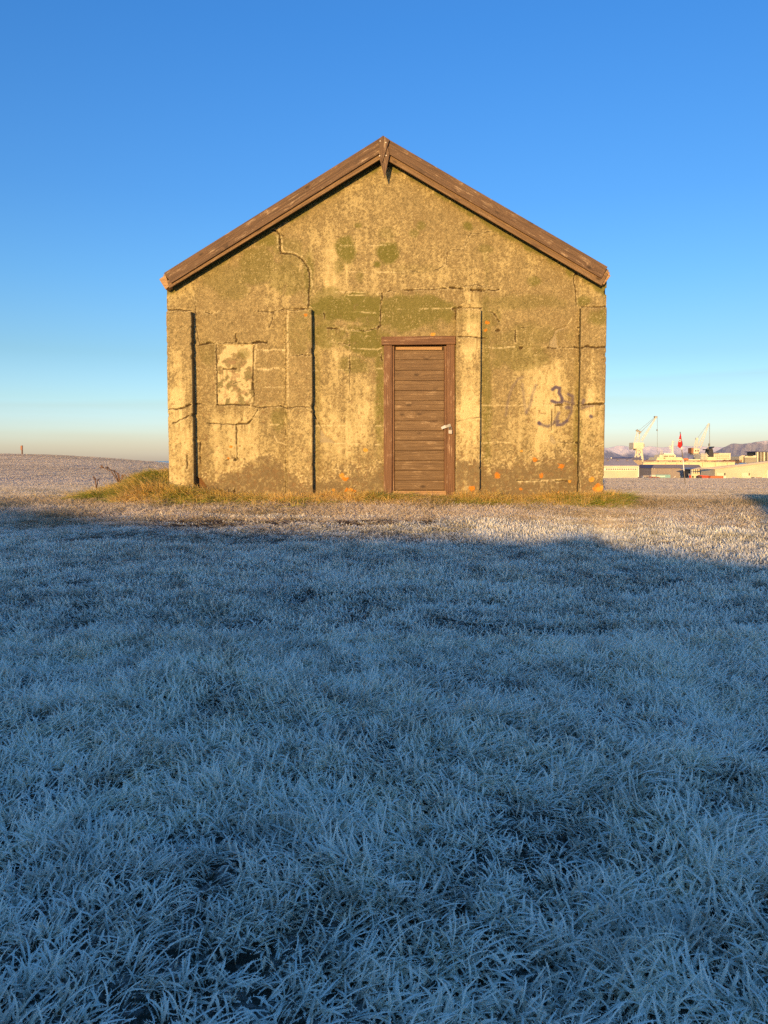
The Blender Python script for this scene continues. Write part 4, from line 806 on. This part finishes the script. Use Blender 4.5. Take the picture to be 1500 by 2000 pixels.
# pillared building
e = thing('pillared_building', 1375, 938, 285, 'low building with a row of pale pillars and dark bays', 'building')
part(e, 'back_wall', C['dark_glass'], (1351,916,1397,940,288.5,8)); part(e, 'roof_edge', C['grey_roof'], poly=[([(1351,916.6),(1364,913.2),(1397,914.4),(1397,917)], 284.5, 12)]); part(e, 'base', C['pale_cream'], (1350.5,925.2,1368,940,285.2,3))
for x in (1351,1355,1359.4,1364): part(e, 'pillar', C['pale_cream'], (x,916.8,x+2.4,926,285,1.2))
for x in (1368.4,1371.2,1377.2,1383.6,1389.6,1395.4): part(e, 'pillar', C['white_paint'], (x,916.8,x+1.8,939,285,1.2))
part(e, 'bay_floor', C['tan_wall'], (1368,928.6,1397,930,285.6,2)); part(e, 'window', C['dark_glass'], (1352,929.4,1355,933,285,.3),(1361,929.4,1364.6,932,285,.3)); 
part(e, 'red_door', C['red_paint'], (1346.6,928.4,1350.2,939,284.8,.5))
# big cream hall on the right
e = thing('warehouse', 1450, 940, 270, 'big cream hall with sloping grey roof edge at the right side', 'warehouse')
part(e, 'wall', C['cream_wall'], poly=[([(1396.6,942),(1396.6,916.2),(1500,904),(1640,887),(1640,942)], 270, 12)])
part(e, 'roof', C['grey_roof'], poly=[([(1362,915.6),(1396,912.6),(1500,900.4),(1640,883),(1640,887.2),(1500,904.2),(1396,916.6)], 269.5, 2)])
for (x0, y0, x1, y1) in ((1400,924,1414,940),(1448,923.6,1466,935.6),(1497,919,1512,935)): part(e, 'door_panel', C['pale_cream'], (x0,y0,x1,y1,269.6,.6))
part(e, 'side_door', C['white_paint'], (1414.2,929,1417.8,940,269.6,.5))
for x in (1415.2,1463,): part(e, 'window', C['dark_glass'], (x,924,x+2,926,269.2,.3),(x,926.6,x+2,928.4,269.2,.3))
for x in (1450,1454,1458.4): part(e, 'vent_slot', C['dark_glass'], (x,931.4,x+1.2,931.8,269.2,.3))
# white apartment block, low buildings, finned tower block, scrub
e = thing('office_block', 1410, 900, 700, 'white flat roofed block with rows of small windows behind the black funnel', 'building')
part(e, 'wall', C['pale_cream'], (1394,885,1427,899,700,14)); part(e, 'roof_hut', C['grey_brown'], (1394,884.4,1404.6,886.6,699.5,12))
for r_ in range(3):
    for k in range(8): part(e, 'window', C['tan_wall'], (1397+k*3.6,888.2+r_*3.1,1399.4+k*3.6,889.4+r_*3.1,699.7,.3))
e = thing('low_building', 1460, 903, 500, 'low cream and dark olive building left of the finned block', 'building')
part(e, 'gable', C['cream_wall'], poly=[([(1444,903),(1444,891.6),(1449,889.4),(1455,889.2),(1455.4,903)], 500, 12)]); part(e, 'dark_hall', C['grey_concrete'], (1454.6,893.4,1477,904,498,12)); part(e, 'roof', C['pale_cream'], poly=[([(1454,893.6),(1456,890.4),(1477,889.6),(1477,893.6)], 497.5, 13)])
part(e, 'roof_gear', C['dark_glass'], (1461,888.8,1471,891,497,4)); part(e, 'doorway', C['rust'], (1446.6,898,1449,903,499.6,.4))
e = thing('finned_block', 1490, 903, 520, 'block with tall pale vertical fins and flat dark roof at right edge', 'building')
part(e, 'core', C['dark_glass'], (1478,882.6,1560,906,523,14)); part(e, 'roof', C['navy_roof'], (1477.6,881.2,1560,883,520,17))
for i in range(13): part(e, 'fin', C['crane_shade'] if i % 2 else C['pale_cream'], (1478.4+i*6.6,883,1481.2+i*6.6,903,520,2.2))
part(e, 'storey_band', C['grey_brown'], (1478.5,892.6,1560,893.6,521.8,.6))
# small things parked along the edge of the course
def box_thing(name, x0, y0, x1, y1, Y, D, mat, label, cat, extra=(), group=None):
    e = thing(name, (x0+x1)/2, y1, Y, label, cat, group); part(e, 'body', mat, (x0,y0,x1,y1,Y,D))
    for nm, mt, bx_ in extra: part(e, nm, mt, bx_)
    return e
box_thing('container', 1281, 927.2, 1309.5, 934.4, 262, 2.6, C['teal_paint'], 'teal shipping container with white lettering block, before the dark roofed shed', 'container',
   [('white_mark', C['white_paint'], (1284,929.4,1299,931.4,261.8,.1)), ('side_panel', C['crane_white'], (1272.6,927.4,1281,934,262.3,2))])
box_thing('container', 1256, 928.2, 1271, 931.4, 266, 2.6, C['grey_brown'], 'long dark brown container left of the teal one', 'container', [('end_frame', C['rust'], (1270.6,928.2,1272,932,265.9,.2))])
def car(x0, x1, y0, y1, Y, mat, label, cat='car', nm='parked_car'):
    e = thing(nm, (x0+x1)/2, y1, Y, label, cat, 'cars parked at the far edge of the course'); w = x1-x0; h = y1-y0
    part(e, 'body', mat, poly=[([(x0,y1-h*.2),(x0,y0+h*.5),(x0+w*.2,y0+h*.4),(x0+w*.32,y0),(x0+w*.75,y0),(x0+w*.9,y0+h*.45),(x1,y0+h*.55),(x1,y1-h*.2)], Y, 1.8)])
    part(e, 'side_window', C['dark_glass'], (x0+w*.33,y0+h*.1,x0+w*.74,y0+h*.4,Y-.06,.1))
    for q in (.2, .78):
        m = MB(e.location); c0 = at(x0+w*q, y1-h*.2, Y-.08); m.tube(c0, c0+Vector((0,.3,0)), .33, 10); m.build('wheel', C['black_paint'], e)
car(1246,1257,932.2,936.8,236, C['dark_car'], 'dark car furthest left at the edge of the course')
car(1254,1263.5,931.2,935.4,242, C['white_van'], 'pale car between the dark car and the orange one')
car(1259,1267,933,936.8,236, C['dark_car'], 'small black car just left of the orange car')
car(1268,1280,931,936.6,238, C['orange_paint'], 'orange red car in front of the container end')
car(1277,1291,931.4,936.8,236, C['orange_paint'], 'long orange car before the teal container')
car(1431,1445,932.6,938,240, C['white_van'], 'white low van in front of the big cream hall')
car(1439,1452,935.4,938.4,236, C['red_paint'], 'red car beside the white van')
car(1454,1466,935.4,938.6,236, C['orange_paint'], 'faded orange car under the white hall door')
car(1492,1506,933.6,938.8,236, C['white_van'], 'white car at the right edge of the picture')
box_thing('container', 1388, 929.6, 1412.5, 936.8, 244, 2.5, C['orange_paint'], 'orange red shipping container left of the cream hall', 'container', [('end_frame', C['red_paint'], (1411,929.6,1412.7,936.9,243.9,.2))])
e = thing('red_truck', 1376, 937, 246, 'bright red truck with angled loader left of the orange container', 'truck')
part(e, 'bed', C['red_paint'], poly=[([(1364,936),(1365,930.6),(1369,928.2),(1389,929.4),(1391,932),(1389,936)], 246, 2.3)]); part(e, 'cab', C['dark_car'], (1362.6,930,1371,937,245.6,1.2)); part(e, 'side_board', C['white_van'], (1380,934,1388,936.6,245.8,.2))
box_thing('container', 1474.4, 932.2, 1490.4, 937.8, 240, 2.4, C['tan_wall'], 'tan open container beside the hall wall', 'container', [('end_post', C['white_paint'], (1474.2,932,1475.6,938,239.8,.3)), ('end_post', C['white_paint'], (1489.2,932,1490.6,938,239.8,.3))])
# dark scrub and spruce tops between the buildings
def scrub(x0, x1, ytop, ybase, Y, n, name, label):
    e = at((x0+x1)/2, ybase, Y); m = MB(e)
    for i in range(n):
        x = random.uniform(x0, x1); h = random.uniform(.4, 1)*(ybase-ytop); m.tube(at(x, ybase, Y+random.random()*6), at(x+random.uniform(-.3,.3), ybase-h, Y+random.random()*6), random.uniform(.5,1.3), 5, .1)
    o = m.build(name, C['brown_scrub']); o.location = e; tag(o, label, 'trees', kind='stuff')
scrub(1428, 1445, 891.5, 900, 560, 60, 'spruce_row', 'dark row of far spruces right of the white block')
scrub(1263, 1282, 896, 901, 520, 50, 'spruce_row', 'dark far shrubs between the left crane and the ship')
scrub(1412, 1444, 897.5, 902.5, 470, 80, 'brown_scrub', 'brown bare scrub in front of the far white block')

# ------------------------------------------------------------------ mountains across the bay
def mountain(name, prof, Y, depth, snow, seed, kindmat):
    """prof: skyline pixels; the slope comes forward from the ridge down to the water"""
    xs = np.linspace(prof[0][0], prof[-1][0], 420); ys = np.interp(xs, [p[0] for p in prof], [p[1] for p in prof]); rows = 60
    V = []
    ridge = np.array([at(x, y, Y) for x, y in zip(xs, ys)])
    for r in range(rows+14):
        t = r/(rows-1); f = 1-t if t <= 1 else 1-t
        dy = -depth*t if r < rows else 0
        sh = (1-min(t, 1))**1.25
        X = ridge[:, 0]*(Y+dy)/Y; 
        g_ = fbm(xs*.11+seed, t*1.5+xs*0, 4, seed) ; rel = (g_-.5)*(ridge[:, 2]+9)*.4*math.sin(min(t,1)*math.pi)**.8
        Z = -9+(ridge[:, 2]+9)*sh + rel
        if r >= rows: 
            k = (r-rows+1)/14; dy = depth*k; Z = -9+(ridge[:, 2]+9)*(1-k) ; X = ridge[:, 0]
        jag = (fbm(xs*.35, xs*0, 3, seed+3)-.5)*5*(1 if r == 0 else 0)
        V.append(np.stack([X, np.full_like(X, Y+dy), Z+jag], 1))
    back = V[rows:][::-1]; V = back+V[:rows]; R_ = len(V); V = np.concatenate(V)
    o = mesh_obj(name, V, grid_faces(len(xs), R_), kindmat, None, True); tag(o, kind='structure'); return o
def mt_mat(name, rock, rock2, snowc, lo, hi, ns, gully):
    m, n, l, p = new_mat(name); ge = n.new('ShaderNodeNewGeometry'); co = ge.outputs['Position']; sx = n.new('ShaderNodeSeparateXYZ'); l.new(co, sx.inputs[0])
    a = noise(n, l, co, ns, 6, .6); b = noise(n, l, co, ns*3, 4, .6, gully)
    h = math_(n, l, 'ADD', sx.outputs[2], math_(n, l, 'MULTIPLY', a, (hi-lo)*1.6)); h = math_(n, l, 'ADD', h, math_(n, l, 'MULTIPLY', b, (hi-lo)*1.3))
    s = rng(n, l, h, lo+(hi-lo)*1.2, lo+(hi-lo)*1.9)
    c = mixc(n, l, s, mixc(n, l, rng(n, l, b, .35, .65), rock, rock2), snowc); l.new(c, p.inputs['Base Color']); p.inputs['Roughness'].default_value = .9; p.inputs['Specular IOR Level'].default_value = .1
    bump(n, l, p, b, .5, 20); return m
ms = mt_mat('snow_fell', (.30,.30,.34), (.45,.42,.43), (.88,.78,.72), 62, 112, .004, (1,.3,1))
me_ = mt_mat('rock_fell', (.33,.32,.35), (.40,.37,.38), (.88,.78,.72), 148, 208, .008, (2.4,.4,.5))
mountain('snow_mountains', [(900,897),(1000,893),(1100,885),(1175,873),(1184,875),(1192,874),(1206,870.5),(1220,870.8),(1232,874),(1250,874),(1268,871.6),(1280,872.6),(1292,874),(1308,873),(1325,870.5),(1340,871.5),(1360,872),(1380,872.6),(1410,873.5),(1440,876),(1520,878),(1700,890)], 7000, 520, 1, 3, ms)
mountain('snow_mountains', [(1120,884),(1170,874.5),(1184,874.8),(1196,881),(1206,887),(1216,891.5),(1230,896),(1260,899)], 6200, 420, 1, 8, ms)
mountain('rock_mountain', [(1385,899),(1394,884),(1402,880),(1412,874.6),(1420,871.2),(1427,867.2),(1433,865.8),(1441,866.8),(1450,867.2),(1462,865.6),(1478,862.8),(1490,861.4),(1500,860),(1530,854),(1580,850),(1650,856),(1720,872),(1800,895)], 6000, 420, 0, 5, me_)
